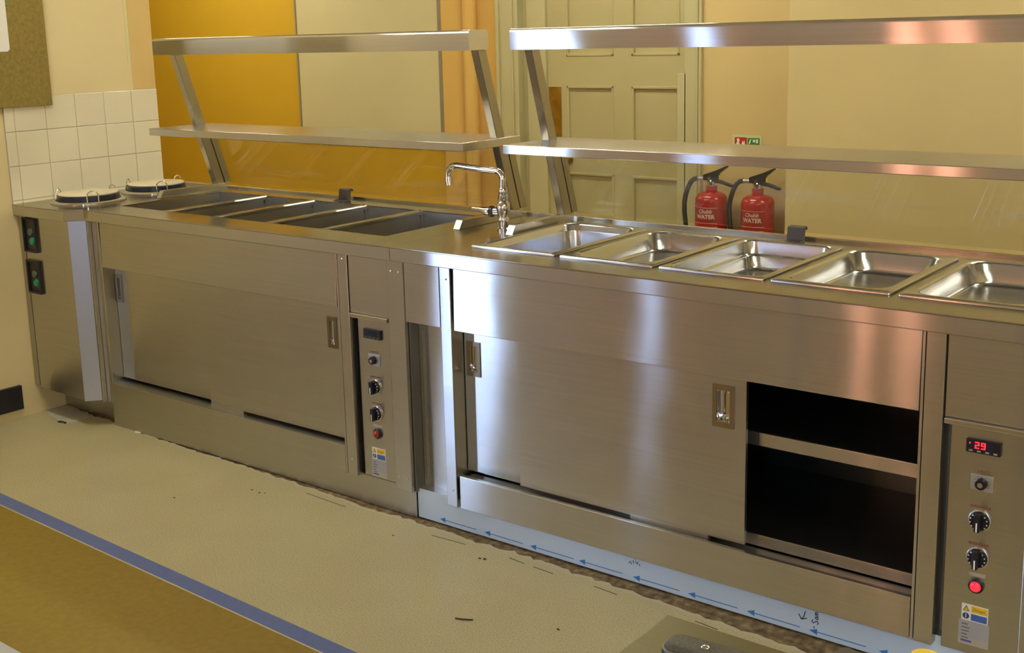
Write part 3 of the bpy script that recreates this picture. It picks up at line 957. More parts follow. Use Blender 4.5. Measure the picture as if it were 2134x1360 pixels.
for (z0, z1) in ((0.705, 0.847), (0.532, 0.672)):
    s_ = MB()
    s_.box(0.004, 0.096, -0.037, -0.033, z0, z1)
    sp = s_.build('switch_panel', 'black_plastic', pd, bevel=0.002)
    lab(sp, 'black switch panel with round buttons')
    fr_ = MB()
    for a in ((0.004, 0.010, z0, z1), (0.088, 0.096, z0, z1), (0.010, 0.088, z0, z0 + 0.008), (0.010, 0.088, z1 - 0.008, z1)):
        fr_.box(a[0], a[1], -0.046, -0.037, a[2], a[3])
    fr_.build('bezel', 'black_rubber', sp, bevel=0.0015)
    MB().lathe([(0.015, 0), (0.015, 0.006), (0.012, 0.009), (0, 0.0095)], (0.056, -0.037, z1 - 0.058), 'y', 20).build('rotary_knob', 'grey_button', sp, smooth=True)
    MB().lathe([(0.016, 0), (0.016, 0.004), (0.0125, 0.006), (0.012, 0.010), (0, 0.011)], (0.063, -0.037, z0 + 0.046), 'y', 20).build('green_button', 'green_button', sp, smooth=True)

# ---------------------------------------------------------------- worktops
def worktop_ring(mb, x0, x1, y0, y1, ox0, ox1, oy0, oy1, z0, z1):
    mb.box(x0, x1, y0, oy0, z0, z1).box(x0, x1, oy1, y1, z0, z1).box(x0, ox0, oy0, oy1, z0, z1).box(ox1, x1, oy0, oy1, z0, z1)


YB = 0.738
SEAM = 2.0315
WX0, WX1, WY0, WY1 = 0.432, 1.885, 0.140, 0.632
w1 = thing('worktop', (1.0, 0.35, 0.68), 'stainless worktop with five open wells running to the tiled wall', 'worktop')
TH = 0.004
# top sheet as one welded mesh so that no joints show
def sheet(outline_parts, z0, z1, name, mat, parent, bevel=0.0):
    m_ = MB()
    for p_ in outline_parts:
        m_.prism(p_, 'z', z0, z1)
    return m_.build(name, mat, parent, bevel=bevel)


mb = MB()
top1 = [[(XW + 0.001, -0.055), (0.332, -0.055), (0.384, 0.0), (SEAM, 0.0), (SEAM, WY0), (XW + 0.001, WY0)],
        [(XW + 0.001, WY0), (WX0, WY0), (WX0, WY1), (XW + 0.001, WY1)],
        [(WX1, WY0), (SEAM, WY0), (SEAM, WY1), (WX1, WY1)],
        [(XW + 0.001, WY1), (SEAM, WY1), (SEAM, YB), (XW + 0.001, YB)]]
sheet(top1, H - TH, H, 'top_sheet', 'steel_top', w1)
mb = MB()
fas = [(XW + 0.001, -0.055), (0.332, -0.055), (0.384, 0.0), (SEAM - 0.0008, 0.0), (SEAM - 0.0008, 0.012), (0.379, 0.012), (0.327, -0.043), (XW + 0.001, -0.043)]
mb.prism(fas, 'z', ZA, H - 0.0005).build('fascia', 'steel_brushed', w1, bevel=0.0025, seg=3)
mb = box(XW + 0.001, SEAM, YB - 0.004, YB + 0.010, 0.86, H + 0.011)
mb.build('upstand', 'steel_top', w1, bevel=0.003, seg=3)
NW = 5
pit = (WX1 - WX0) / NW
for i in range(NW):
    a, b_ = WX0 + i * pit + (0.008 if i else 0), WX0 + (i + 1) * pit - (0.008 if i < NW - 1 else 0)
    m_ = MB()
    zb = H - 0.17
    t = 0.004
    m_.box(a, b_, WY0 - t, WY0, zb, H - 0.0045).box(a, b_, WY1, WY1 + t, zb, H - 0.0045)
    m_.box(a - t, a, WY0, WY1, zb, H - 0.006).box(b_, b_ + t, WY0, WY1, zb, H - 0.006).box(a, b_, WY0, WY1, zb - t, zb)
    m_.build('well', 'steel_well', w1)
for i in range(1, NW):
    x = WX0 + i * pit
    m_ = MB().prism([(x - 0.017, H - 0.0035), (x - 0.013, H + 0.0005), (x + 0.013, H + 0.0005), (x + 0.017, H - 0.0035), (x + 0.017, H - 0.014), (x - 0.017, H - 0.014)], 'y', WY0 - 0.002, WY1 + 0.002)
    dv = m_.build('divider_bar', 'steel_top', w1)
    box(x + 0.004, x + 0.008, WY1 - 0.012, WY1 - 0.006, H - 0.03, H + 0.004).build('locating_pin', 'steel_inside_shade', dv)

PX0, PP, PWID, PY0, PY1 = 2.259, 0.3292, 0.3115, 0.120, 0.645
WR = 3.99
w2 = thing('worktop', (3.0, 0.35, 0.68), 'stainless worktop holding the five food pans', 'worktop')
OX0, OX1, OY0, OY1 = PX0 + 0.018, PX0 + 5 * PP - 0.036, PY0 + 0.016, PY1 - 0.016
top2 = [[(SEAM + 0.001, 0.0), (WR, 0.0), (WR, OY0), (SEAM + 0.001, OY0)],
        [(SEAM + 0.001, OY0), (OX0, OY0), (OX0, OY1), (SEAM + 0.001, OY1)],
        [(OX1, OY0), (WR, OY0), (WR, OY1), (OX1, OY1)],
        [(SEAM + 0.001, OY1), (WR, OY1), (WR, YB), (SEAM + 0.001, YB)]]
sheet(top2, H - TH, H, 'top_sheet', 'steel_top', w2)
box(SEAM + 0.0012, WR, 0.0, 0.012, ZA, H - 0.0005).build('fascia', 'steel_brushed', w2, bevel=0.0025, seg=3)
mb = box(SEAM + 0.001, WR, YB - 0.004, YB + 0.010, 0.86, H + 0.011)
mb.build('upstand', 'steel_top', w2, bevel=0.003, seg=3)
m_ = MB()
zb = H - 0.19
m_.box(OX0, OX1, OY0 - 0.004, OY0, zb, H - 0.0045).box(OX0, OX1, OY1, OY1 + 0.004, zb, H - 0.0045)
m_.box(OX0 - 0.004, OX0, OY0, OY1, zb, H - 0.0045).box(OX1, OX1 + 0.004, OY0, OY1, zb, H - 0.0045).box(OX0, OX1, OY0, OY1, zb - 0.004, zb)
m_.build('well', 'steel_well', w2)
for i in range(1, 5):
    x = PX0 + i * PP - (PP - PWID) / 2
    box(x - 0.010, x + 0.010, OY0 - 0.012, OY1 + 0.012, H - 0.010, H - 0.0005).build('divider_bar', 'steel_top', w2)


# ---------------------------------------------------------------- food pans
def rrect(cx, cy, hw, hh, r, n=6):
    out = []
    for (sx_, sy2, a0) in ((1, 1, 0), (-1, 1, 90), (-1, -1, 180), (1, -1, 270)):
        for k in range(n + 1):
            q = math.radians(a0 + 90 * k / n)
            out.append((cx + sx_ * (hw - r) + r * math.cos(q), cy + sy2 * (hh - r) + r * math.sin(q)))
    return out


def food_pan(i, depth, rim, rc, label, step=False):
    x0 = PX0 + i * PP
    cx, cy = x0 + PWID / 2, (PY0 + PY1) / 2
    hw, hh = PWID / 2, (PY1 - PY0) / 2
    zt = H + 0.0075
    t = thing('food_pan', (cx, cy, H), label, 'food pan', 'gastronorm pans in the right counter')
    rings = [(hw, hh, 0.006, H + 0.0006), (hw, hh, 0.006, zt - 0.003), (hw - 0.001, hh - 0.001, 0.006, zt - 0.001), (hw - 0.003, hh - 0.003, 0.006, zt),
             (hw - rim, hh - rim, rc, zt), (hw - rim - 0.003, hh - rim - 0.003, rc, zt - 0.0015), (hw - rim - 0.006, hh - rim - 0.006, rc, zt - 0.006)]
    if step:
        rings += [(hw - rim - 0.008, hh - rim - 0.008, rc, zt - 0.040), (hw - rim - 0.016, hh - rim - 0.016, rc, zt - 0.043), (hw - rim - 0.019, hh - rim - 0.019, rc, zt - 0.048)]
    else:
        rings += [(hw - rim - 0.010, hh - rim - 0.010, rc, zt - 0.022), (hw - rim - 0.0125, hh - rim - 0.0125, rc, zt - 0.024)]
    q = rings[-1]
    ta = 0.006
    rings += [(q[0] - ta, q[1] - ta, rc, zt - depth + 0.010), (q[0] - ta - 0.001, q[1] - ta - 0.001, rc - 0.001, zt - depth + 0.006), (q[0] - ta - 0.003, q[1] - ta - 0.003, rc - 0.003, zt - depth + 0.003), (q[0] - ta - 0.006, q[1] - ta - 0.006, rc - 0.005, zt - depth + 0.001), (q[0] - ta - 0.010, q[1] - ta - 0.010, rc - 0.008, zt - depth)]
    loops = [rrect(cx, cy, a, b_, max(r, 0.004)) for (a, b_, r, z) in rings]
    n = len(loops[0])
    vs, fs = [], []
    for lp, rg in zip(loops, rings):
        vs += [(p_[0], p_[1], rg[3]) for p_ in lp]
    for k in range(len(rings) - 1):
        for j in range(n):
            fs.append((k * n + j, k * n + (j + 1) % n, (k + 1) * n + (j + 1) % n, (k + 1) * n + j))
    rim_faces = [f for f in fs if min(f) < 4 * n]
    m1 = MB().add(vs, rim_faces)
    m1.build('rim', 'steel_pan', t, smooth=True)
    m2 = MB().add(vs, [f for f in fs if min(f) >= 4 * n] + [tuple(range((len(rings) - 1) * n, len(rings) * n))])
    o = m2.build('basin', 'steel_pan', t, smooth=True)
    # make the inside face upward
    me = o.data
    bm = bmesh.new()
    bm.from_mesh(me)
    bm.faces.ensure_lookup_table()
    big = max(bm.faces, key=lambda f: f.calc_area())
    if big.normal.z < 0:
        bmesh.ops.reverse_faces(bm, faces=bm.faces)
    bm.to_mesh(me)
    bm.free()
    wn_ = o.modifiers.new('weighted_normal', 'WEIGHTED_NORMAL')
    wn_.weight = 80
    wn_.keep_sharp = False
    return t


food_pan(0, 0.10, 0.016, 0.045, 'deep stainless food pan nearest the tap')
food_pan(1, 0.058, 0.022, 0.055, 'shallow stainless food pan second from the tap')
food_pan(2, 0.085, 0.014, 0.035, 'stainless food pan with inner ledge, middle of the five', step=True)
food_pan(3, 0.058, 0.022, 0.055, 'shallow stainless food pan fourth from the tap')
food_pan(4, 0.058, 0.022, 0.055, 'shallow stainless food pan at the right edge, furthest from tap')

# ---------------------------------------------------------------- plate dispensers
def plate_dispenser(cx, cy, label, marks):
    t = thing('plate_dispenser', (cx, cy, H), label, 'plate dispenser', 'plate dispensers beside the tiled wall')
    MB().lathe([(0.150, 0.0005), (0.150, 0.004), (0.142, 0.010), (0.130, 0.011), (0.126, 0.006), (0.126, 0.0005)], (cx, cy, H), 'z', 56).build('flange', 'steel_bright', t, smooth=True)
    MB().lathe([(0.123, 0.001), (0.124, 0.012), (0.124, 0.030), (0.121, 0.032), (0.118, 0.032)], (cx, cy, H), 'z', 56).build('band', 'navy_enamel', t, smooth=True)
    lab(MB().lathe([(0.118, 0.031), (0.120, 0.034), (0.119, 0.037), (0.10, 0.0395), (0.0, 0.041)], (cx, cy, H), 'z', 56).build('lid', 'cream_lid', t, smooth=True), 'cream enamelled lid')
    for q in marks:
        a = math.radians(q)
        ux, uy = math.cos(a), math.sin(a)
        tx_, ty_ = -uy, ux
        r0 = 0.128
        pts_ = []
        for s_ in (-1, 1):
            pts_.append((cx + ux * r0 + tx_ * 0.022 * s_, cy + uy * r0 + ty_ * 0.022 * s_, H + 0.004))
        arc = []
        for k in range(9):
            w_ = math.pi * k / 8
            arc.append((cx + ux * (r0 - 0.004) + tx_ * -0.022 * math.cos(w_), cy + uy * (r0 - 0.004) + ty_ * -0.022 * math.cos(w_), H + 0.034 + 0.020 * math.sin(w_)))
        MB().tube([pts_[0]] + arc + [pts_[1]], 0.0028, 8).build('wire_guide', 'chrome', t, smooth=True)
    return t


plate_dispenser(0.172, 0.165, 'round plate dispenser with cream lid nearest the viewer', (215, 95, 335))
plate_dispenser(0.150, 0.515, 'round plate dispenser with cream lid behind, at the wall corner', (215, 95, 335))

# ---------------------------------------------------------------- gantries
def leg_y(z):
    return 0.668 - (z - 0.93) / (1.485 - 0.93) * 0.168


def gantry(xl, xr, legs, label, feet, glass_x):
    t = thing('serving_gantry', ((xl + xr) / 2, 0.55, H), label, 'gantry', 'stainless serving gantries')
    # canopy: open channel with rounded front and back top edges
    prof = []
    y0, y1, z0, z1, r = 0.420, 0.522, 1.486, 1.552, 0.012
    prof += [(y0, z0)]
    for k in range(6):
        q = math.pi - math.pi / 2 * k / 5
        prof.append((y0 + r + r * math.cos(q), z1 - r + r * math.sin(q)))
    r = 0.02
    for k in range(6):
        q = math.pi / 2 - math.pi / 2 * k / 5
        prof.append((y1 - r + r * math.cos(q), z1 - r + r * math.sin(q)))
    prof += [(y1, z0)]
    MB().prism(prof, 'x', xl, xr).build('canopy', 'steel_bright', t, smooth=True)
    box(xl, xr + 0.003, 0.370, 0.682, 1.159, 1.188).build('shelf', 'steel_bright', t, bevel=0.002)
    for x in legs:
        m_ = MB()
        dz0, dz1 = H + 0.026, 1.486
        ya, yb = leg_y(dz0), leg_y(dz1)
        m_.prism([(ya - 0.022, dz0), (ya + 0.022, dz0), (yb + 0.022, dz1), (yb - 0.022, dz1)], 'x', x - 0.015, x + 0.015)
        m_.build('leg', 'steel_leg', t, bevel=0.002)
        zc = 1.159
        yc = leg_y(zc)
        m_ = MB().prism([(ya + 0.028, dz0 + 0.004), (ya + 0.062, dz0 + 0.004), (yc + 0.062, zc), (yc + 0.028, zc)], 'x', x - 0.011, x + 0.013)
        m_.build('glass_channel', 'steel_leg', t, bevel=0.0015)
        if x in feet:
            m_ = MB().prism([(0.355, H + 0.0005), (0.705, H + 0.0005), (0.705, H + 0.030), (0.374, H + 0.030)], 'x', x - 0.014, x + 0.014)
            m_.build('foot', 'steel_top', t, bevel=0.0012)
    zc0, zc1 = H + 0.028, 1.159
    ya, yb = leg_y(zc0) + 0.045, leg_y(zc1) + 0.045
    g = MB().prism([(ya - 0.003, zc0), (ya + 0.003, zc0), (yb + 0.003, zc1), (yb - 0.003, zc1)], 'x', legs[0] + 0.014, legs[1] - 0.012).build('sneeze_glass', 'glass', t)
    lab(g, 'clear slanted glass below the shelf')
    gx = glass_x
    m_ = MB().prism([(0.655, H), (0.700, H), (0.704, H + 0.034), (0.712, H + 0.040), (0.716, H + 0.034), (0.720, H + 0.040), (0.712, H + 0.047), (0.690, H + 0.044), (0.684, H + 0.006), (0.655, H + 0.003)], 'x', gx - 0.026, gx + 0.026)
    lab(m_.build('glass_clip', 'equip_grey', t, bevel=0.001), 'dark clip at the foot of the glass')
    return t


gantry(0.335, 2.030, (0.383, 2.004), 'stainless two-tier serving gantry with glass over the open wells', (0.383, 2.004), 1.135)
gantry(2.197, 3.985, (2.226, 3.955), 'stainless two-tier serving gantry with glass over the food pans', (2.226, 3.955), 3.060)

# ---------------------------------------------------------------- tap
FX, FYY = 2.155, 0.42
tp = thing('tap', (FX, FYY, H), 'chrome lever tap with long swivel spout between the counters', 'tap')
MB().lathe([(0.022, 0), (0.022, 0.008), (0.014, 0.012), (0.014, 0.030), (0.020, 0.036), (0.017, 0.048), (0.021, 0.060), (0.024, 0.075), (0.021, 0.092), (0.013, 0.100)], (FX, FYY, H), 'z', 24).build('body', 'chrome', tp, smooth=True)
MB().lathe([(0.013, 0.098), (0.0165, 0.104), (0.0165, 0.118), (0.013, 0.121), (0.0145, 0.124), (0.0145, 0.138), (0.0105, 0.143)], (FX, FYY, H), 'z', 20).build('collar', 'chrome', tp, smooth=True)
sp_pts = [(FX, FYY, 1.035), (FX + 0.002, FYY, 1.068)]
for k in range(1, 7):
    q = math.pi / 2 * k / 6
    sp_pts.append((FX - 0.026 + 0.028 * math.cos(q), FYY, 1.068 + 0.028 * math.sin(q)))
sp_pts += [(FX - 0.10, FYY - 0.004, 1.100), (FX - 0.185, FYY - 0.008, 1.107)]
for k in range(1, 8):
    q = math.radians(100) * k / 7
    sp_pts.append((FX - 0.190 - 0.036 * math.sin(q), FYY - 0.009, 1.107 - 0.036 * (1 - math.cos(q))))
sp_pts.append((FX - 0.222, FYY - 0.009, 1.052))
MB().tube(sp_pts, 0.0105, 16).build('spout', 'chrome', tp, smooth=True)
MB().tube([(FX - 0.2245, FYY - 0.009, 1.066), (FX - 0.2215, FYY - 0.009, 1.040)], 0.0132, 16).build('nozzle', 'chrome', tp, smooth=True)
MB().tube([(FX - 0.012, FYY - 0.002, 0.963), (FX - 0.040, FYY - 0.006, 0.962)], 0.0135, 16).build('valve_stem', 'chrome', tp, smooth=True)
lab(MB().tube([(FX - 0.038, FYY - 0.006, 0.962), (FX - 0.048, FYY - 0.008, 0.962)], 0.019, 16).build('index_ring', 'black_plastic', tp, smooth=True), 'black ring behind the lever')
MB().tube([(FX - 0.047, FYY - 0.008, 0.962), (FX - 0.066, FYY - 0.010, 0.962), (FX - 0.082, FYY - 0.012, 0.966), (FX - 0.118, FYY - 0.016, 0.969)], [0.014, 0.0145, 0.009, 0.0055], 14).build('lever', 'chrome', tp, smooth=True)

# ---------------------------------------------------------------- fire extinguishers
def extinguisher(cx, cy, label):
    zb = 0.16
    t = thing('fire_extinguisher', (cx, cy, zb), label, 'extinguisher', 'red water extinguishers on the wall')
    R_ = 0.084
    prof = [(0.070, 0.0), (R_, 0.012), (R_, 0.50)]
    for k in range(1, 9):
        q = math.pi / 2 * k / 8
        prof.append((0.030 + (R_ - 0.030) * math.cos(q) ** 0.9 if k < 8 else 0.030, 0.50 + 0.045 * math.sin(q)))
    prof += [(0.030, 0.578), (0.0, 0.579)]
    body = MB().lathe(prof, (cx, cy, zb), 'z', 40).build('cylinder', 'extinguisher_red', t, smooth=True)
    # label sleeve
    def wrap(vs, th0, z0, r):
        return [(cx + r * math.sin(th0 + p_[0] / r), cy - r * math.cos(th0 + p_[0] / r), z0 + p_[1]) for p_ in vs]
    def patch(th0, th1, z0, z1, r, n=16):
        vs, fs = [], []
        for k in range(n + 1):
            th = th0 + (th1 - th0) * k / n
            vs += [(cx + r * math.sin(th), cy - r * math.cos(th), z0), (cx + r * math.sin(th), cy - r * math.cos(th), z1)]
        for k in range(n):
            fs.append((2 * k, 2 * k + 2, 2 * k + 3, 2 * k + 1))
        return vs, fs
    vs, fs = patch(math.radians(-55), math.radians(50), 0.40, 0.630, R_ + 0.0006)
    sl = MB().add(vs, fs).build('label_sleeve', 'extinguisher_band', body)
    m_ = MB()
    for (z0, z1) in ((0.6285, 0.6305), (0.548, 0.550), (0.528, 0.5295)):
        vs, fs = patch(math.radians(-55), math.radians(50), z0, z1, R_ + 0.001)
        m_.add(vs, fs)
    th = math.radians(5)
    for (s_, size, dx, z, sh, bo) in (('Chubb', 0.028, -0.002, 0.610, 0.25, 0.0007), ('WATER', 0.030, 0.0, 0.582, 0, 0.0012)):
        vs, fs = text_mesh(s_, size, shear=sh, bold=bo)
        # subdivide text lightly by wrapping every vertex
        m_.add(wrap([(p_[0] + dx, p_[1]) for p_ in vs], th, z, R_ + 0.0016), fs)
    lab(m_.build('lettering', 'print_pink', sl), 'pale lettering and lines on the sleeve')
    vs, fs = patch(math.radians(-25), math.radians(35), 0.505, 0.524, R_ + 0.0012)
    MB().add(vs, fs).build('white_band', 'sign_white', sl)
    zv = zb + 0.578
    MB().lathe([(0.020, 0), (0.020, 0.006), (0.024, 0.008), (0.024, 0.020), (0.016, 0.024), (0.014, 0.03)], (cx, cy, zv), 'z', 20).build('neck_ring', 'chrome', t, smooth=True)
    # valve block and two levers (plane of the handle turned to the right)
    m_ = MB().prism([(cx - 0.042, zv + 0.026), (cx + 0.018, zv + 0.020), (cx + 0.034, zv + 0.030), (cx + 0.044, zv + 0.062), (cx + 0.092, zv + 0.100),
                     (cx + 0.088, zv + 0.106), (cx + 0.030, zv + 0.080), (cx - 0.040, zv + 0.056), (cx - 0.046, zv + 0.050)], 'y', cy - 0.014, cy + 0.014)
    m_.build('squeeze_lever', 'black_plastic', t, bevel=0.002)
    m_ = MB().prism([(cx + 0.010, zv + 0.016), (cx + 0.060, zv + 0.012), (cx + 0.112, zv - 0.002), (cx + 0.122, zv - 0.004), (cx + 0.124, zv + 0.008), (cx + 0.112, zv + 0.012), (cx + 0.060, zv + 0.028), (cx + 0.022, zv + 0.036)], 'y', cy - 0.012, cy + 0.012)
    m_.build('carry_handle', 'black_plastic', t, bevel=0.002)
    MB().lathe([(0.010, 0), (0.010, 0.006), (0, 0.0065)], (cx - 0.004, cy - 0.014, zv + 0.038), 'y', 14).build('gauge', 'chrome', t, smooth=True)
    MB().tube([(cx - 0.036, cy, zv + 0.034), (cx - 0.082, cy, zv + 0.033)], 0.0105, 12).build('hose_nut', 'scale_plate', t, smooth=True)
    lab(MB().tube([(cx + 0.050, cy - 0.006, zv + 0.055), (cx + 0.054, cy - 0.008, zv + 0.035)], 0.005, 8).build('safety_tag', 'yellow_plastic', t, smooth=True), 'small yellow safety tag')
    hp = [(cx - 0.080, cy, zv + 0.033), (cx - 0.100, cy, zv + 0.030), (cx - 0.122, cy, zv + 0.012), (cx - 0.140, cy, zv - 0.022), (cx - 0.153, cy, zv - 0.060), (cx - 0.160, cy, zv - 0.10),
          (cx - 0.160, cy, zv - 0.15), (cx - 0.154, cy, zv - 0.20), (cx - 0.146, cy, zv - 0.26), (cx - 0.138, cy, zv - 0.30)]
    MB().tube(hp, 0.0125, 14).build('hose', 'black_rubber', t, smooth=True)
    box(cx - 0.02, cx + 0.02, cy + R_ * 0.99, YF - 0.0005, 0.45, 0.60).build('wall_bracket', 'equip_grey', t)
    return t


extinguisher(1.612, 2.878, 'red water fire extinguisher with black hose nearer the door')
extinguisher(1.876, 2.878, 'red water fire extinguisher with black hose in the wall corner')

# ---------------------------------------------------------------- sign above the extinguishers
sg = thing('safety_sign', (1.75, YF, 0.895), 'small red and green fire safety sign above the extinguishers', 'sign')
box(1.668, 1.836, YF - 0.004, YF - 0.0005, 0.895, 0.994).build('board', 'sign_border', sg)
box(1.683, 1.752, YF - 0.0048, YF - 0.0038, 0.905, 0.982).build('red_field', 'sign_red', sg)
box(1.756, 1.824, YF - 0.0048, YF - 0.0038, 0.945, 0.980).build('green_field', 'sign_green', sg)
y_ = YF - 0.0055
mb = MB()
mb.prism([(1.690, 0.945), (1.698, 0.962), (1.694, 0.974), (1.706, 0.977), (1.712, 0.966), (1.706, 0.958), (1.714, 0.944), (1.702, 0.938)], 'y', y_, y_ + 0.001)
mb.build('pictogram', 'sign_white', sg)
mb = MB()
mb.prism([(1.722, 0.945), (1.728, 0.966), (1.732, 0.955), (1.738, 0.968), (1.742, 0.945), (1.732, 0.938)], 'y', y_, y_ + 0.001)
mb.build('pictogram', 'sign_white', sg)
mb = MB()
mb.prism([(1.762, 0.950), (1.772, 0.974), (1.778, 0.974), (1.770, 0.950)], 'y', y_, y_ + 0.001)
mb.build('pictogram', 'sign_white', sg)
box(1.786, 1.800, y_, y_ + 0.001, 0.958, 0.972).build('pictogram', 'sign_white', sg)
box(1.804, 1.816, y_, y_ + 0.001, 0.954, 0.974).build('pictogram', 'sign_white', sg)


# ---------------------------------------------------------------- notice board and paper
nb = thing('notice_board', (XW + 0.012, -0.45, 1.292), 'olive brown hessian pin board on the left wall above the tiles', 'notice board')
box(XW + 0.0086, XW + 0.024, -1.05, 0.160, 1.292, 2.2).build('felt', 'hessian', nb, bevel=0.002)
mb = MB().prism([(-0.62, 1.515), (-0.016, 1.515), (-0.006, 1.525), (-0.006, 2.05), (-0.62, 2.05)], 'x', XW + 0.0241, XW + 0.0255)
tag(mb.build('notice_sheet', 'paper'), 'white sheet pinned to the olive brown notice board', 'paper')
pnm = MB().lathe([(0.004, 0), (0.004, 0.004), (0.002, 0.007), (0.0, 0.008)], (XW + 0.0241, 0.0015, 1.70), 'x', 12).build('drawing_pin', 'green_button', smooth=True)
tag(pnm, 'small dark green pin in the notice board', 'pin')

# ---------------------------------------------------------------- debris on the floor
def chip(name, x, y, pts_, h, mat, label, cat, group=None):
    o = MB().prism([(x + a, y + b_) for a, b_ in pts_], 'z', 0.0003, h).build(name, mat)
    return tag(o, label, cat, group)


chip('black_strip', 0.175, -0.055, [(-0.022, -0.008), (0.02, -0.004), (0.024, 0.004), (-0.016, 0.003)], 0.006, 'debris_dark', 'short black strip lying on the floor by the dispenser cabinet', 'scrap')
def lowchip(name, x, y, s, mat, label, cat, group=None, z=-0.0035):
    pts_ = [(math.cos(q) * s * rng.uniform(0.6, 1.2), math.sin(q) * s * 0.6 * rng.uniform(0.6, 1.2)) for q in [k * math.pi * 2 / 6 for k in range(6)]]
    o = MB().prism([(x + a, y + b_) for a, b_ in pts_], 'z', z, z + s * 0.28).build(name, mat)
    return tag(o, label, cat, group)


lowchip('plaster_chip', 0.355, 0.068, 0.009, 'debris_white', 'small white plaster chip nearest the angled corner panel', 'chip', 'white plaster chips under the left counter')
lowchip('plaster_chip', 0.44, 0.062, 0.011, 'debris_white', 'white plaster chip, middle of three by the left plinth', 'chip', 'white plaster chips under the left counter')
lowchip('plaster_chip', 0.545, 0.050, 0.017, 'debris_white', 'largest white plaster chip by the left plinth', 'chip', 'white plaster chips under the left counter')
tag(MB().tube([(2.60, -0.40, 0.002), (2.62, -0.395, 0.003), (2.645, -0.380, 0.002)], 0.0022, 6).build('dark_thread', 'debris_dark'), 'dark curled thread lying on the cream floor', 'scrap')
specks = [(2.42, -0.075, .006), (2.435, -0.070, .007), (2.86, -0.29, .006), (3.06, -0.24, .006), (1.42, -0.10, .005), (1.46, -0.102, .005), (1.48, -0.095, .004), (2.09, -0.10, .004), (1.25, -0.30, .005), (3.05, -0.32, .005)]
where = ['left one of the dark crumbs by the film plinth', 'right one of the dark crumbs by the film plinth', 'dark crumb on the floor near the dark thread', 'dark crumb on the floor left of the steel table',
         'first dark crumb below the left cupboard', 'second dark crumb below the left cupboard', 'third dark crumb below the left cupboard', 'tiny dark crumb before the narrow recessed panel', 'single dark crumb in the middle of the cream floor', 'dark crumb on the floor beside the steel table corner']
for (x, y, s), l in zip(specks, where):
    lowchip('crumb', x, y, s, 'debris_dark', l, 'crumb', 'dark crumbs on the cream floor', z=0.0002)

# ---------------------------------------------------------------- steel table in the foreground
tb = thing('work_table', (4.55, -1.90, 0), 'dull steel work table in the lower right foreground', 'table')
TX0, TX1, TY0, TY1 = 3.916, 5.2, -2.20, -1.548
box(TX0, TX1, TY0, TY1, 0.862, 0.90).build('tabletop', 'steel_table', tb, bevel=0.004, seg=3)
for (x, y) in ((TX0 + 0.06, TY0 + 0.06), (TX1 - 0.06, TY0 + 0.06), (TX0 + 0.06, TY1 - 0.06), (TX1 - 0.06, TY1 - 0.06)):
    box(x - 0.02, x + 0.02, y - 0.02, y + 0.02, 0, 0.863).build('leg', 'steel_leg', tb, bevel=0.002)
box(TX0 + 0.05, TX1 - 0.05, TY0 + 0.05, TY1 - 0.05, 0.20, 0.225).build('undershelf', 'steel_top', tb, bevel=0.002)

# phone lying on it
ph = thing('telephone', (4.043, -1.630, 0.9), 'black handset lying on the steel table', 'phone', rz=math.radians(4))
def loft(loops, zs):
    m_ = MB()
    n = len(loops[0])
    vs, fs = [], []
    for lp, z in zip(loops, zs):
        vs += [(p_[0], p_[1], z) for p_ in lp]
    for k in range(len(loops) - 1):
        for j in range(n):
            fs.append((k * n + j, k * n + (j + 1) % n, (k + 1) * n + (j + 1) % n, (k + 1) * n + j))
    fs += [tuple(range(n))[::-1], tuple(range((len(loops) - 1) * n, len(loops) * n))]
    return m_.add(vs, fs)
def ring_(d):
    return rrect(0, 0, 0.078 - d, 0.0205 - d, 0.015 - d * 0.6)


loft([ring_(0.002), ring_(0), ring_(0), ring_(0.001)], [0.0005, 0.004, 0.019, 0.021]).build('back_shell', 'phone_blue', ph, smooth=True, local=True)
loft([ring_(0.0004), ring_(0.0004)], [0.0205, 0.0222]).build('rim', 'phone_rim', ph, smooth=True, local=True)
loft([ring_(0.002), ring_(0.003), ring_(0.007)], [0.0215, 0.0245, 0.0262]).build('face', 'phone_grey', ph, smooth=True, local=True)
m_ = MB().lathe([(0.0045, 0.026), (0.0045, 0.0276), (0.003, 0.0288), (0, 0.029)], (-0.034, 0.000, 0), 'z', 14)
lab(m_.build('earpiece', 'chrome', ph, smooth=True, local=True), 'bright earpiece stud')

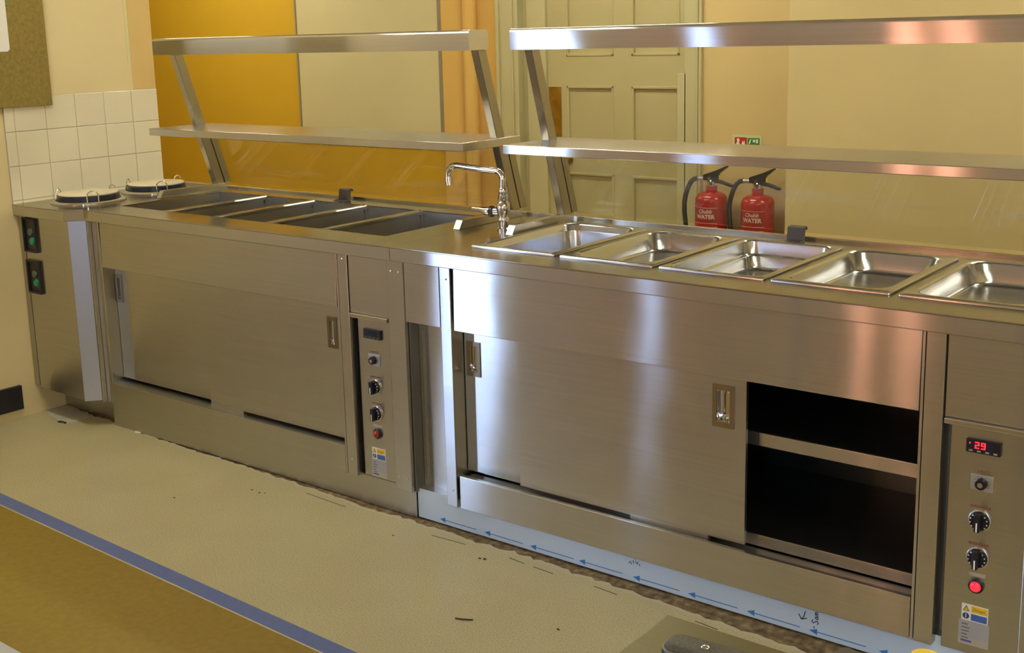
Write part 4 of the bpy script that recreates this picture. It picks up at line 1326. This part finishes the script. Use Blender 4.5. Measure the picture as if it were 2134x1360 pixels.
# dark case and yellow tub behind it
dc = thing('tool_case', (4.136, -1.587, 0.9), 'dark brown case corner at the bottom edge right of the handset', 'case', rz=math.radians(-15))
box(0.0, 0.16, -0.12, 0.0, 0.0005, 0.050).build('shell', 'dark_case', dc, bevel=0.004, local=True)
box(-0.0006, 0.1606, -0.1206, 0.0006, 0.026, 0.029).build('seam', 'black_plastic', dc, local=True)
tub = thing('tub', (4.206, -1.568, 0.9), 'small yellow tub at the bottom edge behind the dark case', 'tub')
MB().lathe([(0.010, 0.0005), (0.012, 0.002), (0.013, 0.040)], (4.206, -1.568, 0.9), 'z', 20).build('pot', 'yellow_plastic', tub, smooth=True)
MB().lathe([(0.0142, 0.038), (0.0142, 0.050), (0.0135, 0.052), (0, 0.0525)], (4.206, -1.568, 0.9), 'z', 20).build('cap', 'yellow_plastic', tub, smooth=True)

# ---------------------------------------------------------------- trolley corner, lower left
tr_ = thing('trolley', (2.95, -2.345, 0), 'grey rimmed trolley just showing in the lower left corner', 'trolley')
lo = [rrect(2.95, -2.345, 0.50, 0.325, 0.03), rrect(2.95, -2.345, 0.51, 0.335, 0.035), rrect(2.95, -2.345, 0.51, 0.335, 0.035), rrect(2.95, -2.345, 0.49, 0.315, 0.03), rrect(2.95, -2.345, 0.485, 0.31, 0.03)]
loft(lo, [0.855, 0.865, 0.895, 0.898, 0.872]).build('tray', 'label_grey', tr_, smooth=True)
loft([rrect(2.95, -2.345, 0.484, 0.309, 0.03), rrect(2.95, -2.345, 0.484, 0.309, 0.03)], [0.873, 0.876]).build('mat', 'patch_grey', tr_)
loft(lo, [0.30, 0.31, 0.34, 0.343, 0.317]).build('lower_tray', 'label_grey', tr_, smooth=True)
for (x, y) in ((2.48, -2.63), (3.42, -2.63), (2.48, -2.04), (3.42, -2.04)):
    MB().tube([(x, y, 0.10), (x, y, 0.86)], 0.0125, 12).build('post', 'steel_leg', tr_, smooth=True)
    MB().lathe([(0.045, -0.012), (0.05, 0.0), (0.045, 0.012)], (x, y, 0.05), 'y', 20).build('castor', 'black_rubber', tr_, smooth=True)
    box(x - 0.012, x + 0.012, y - 0.016, y - 0.013, 0.04, 0.105).box(x - 0.012, x + 0.012, y + 0.013, y + 0.016, 0.04, 0.105).box(x - 0.012, x + 0.012, y - 0.016, y + 0.016, 0.101, 0.105).build('castor_fork', 'steel_leg', tr_)
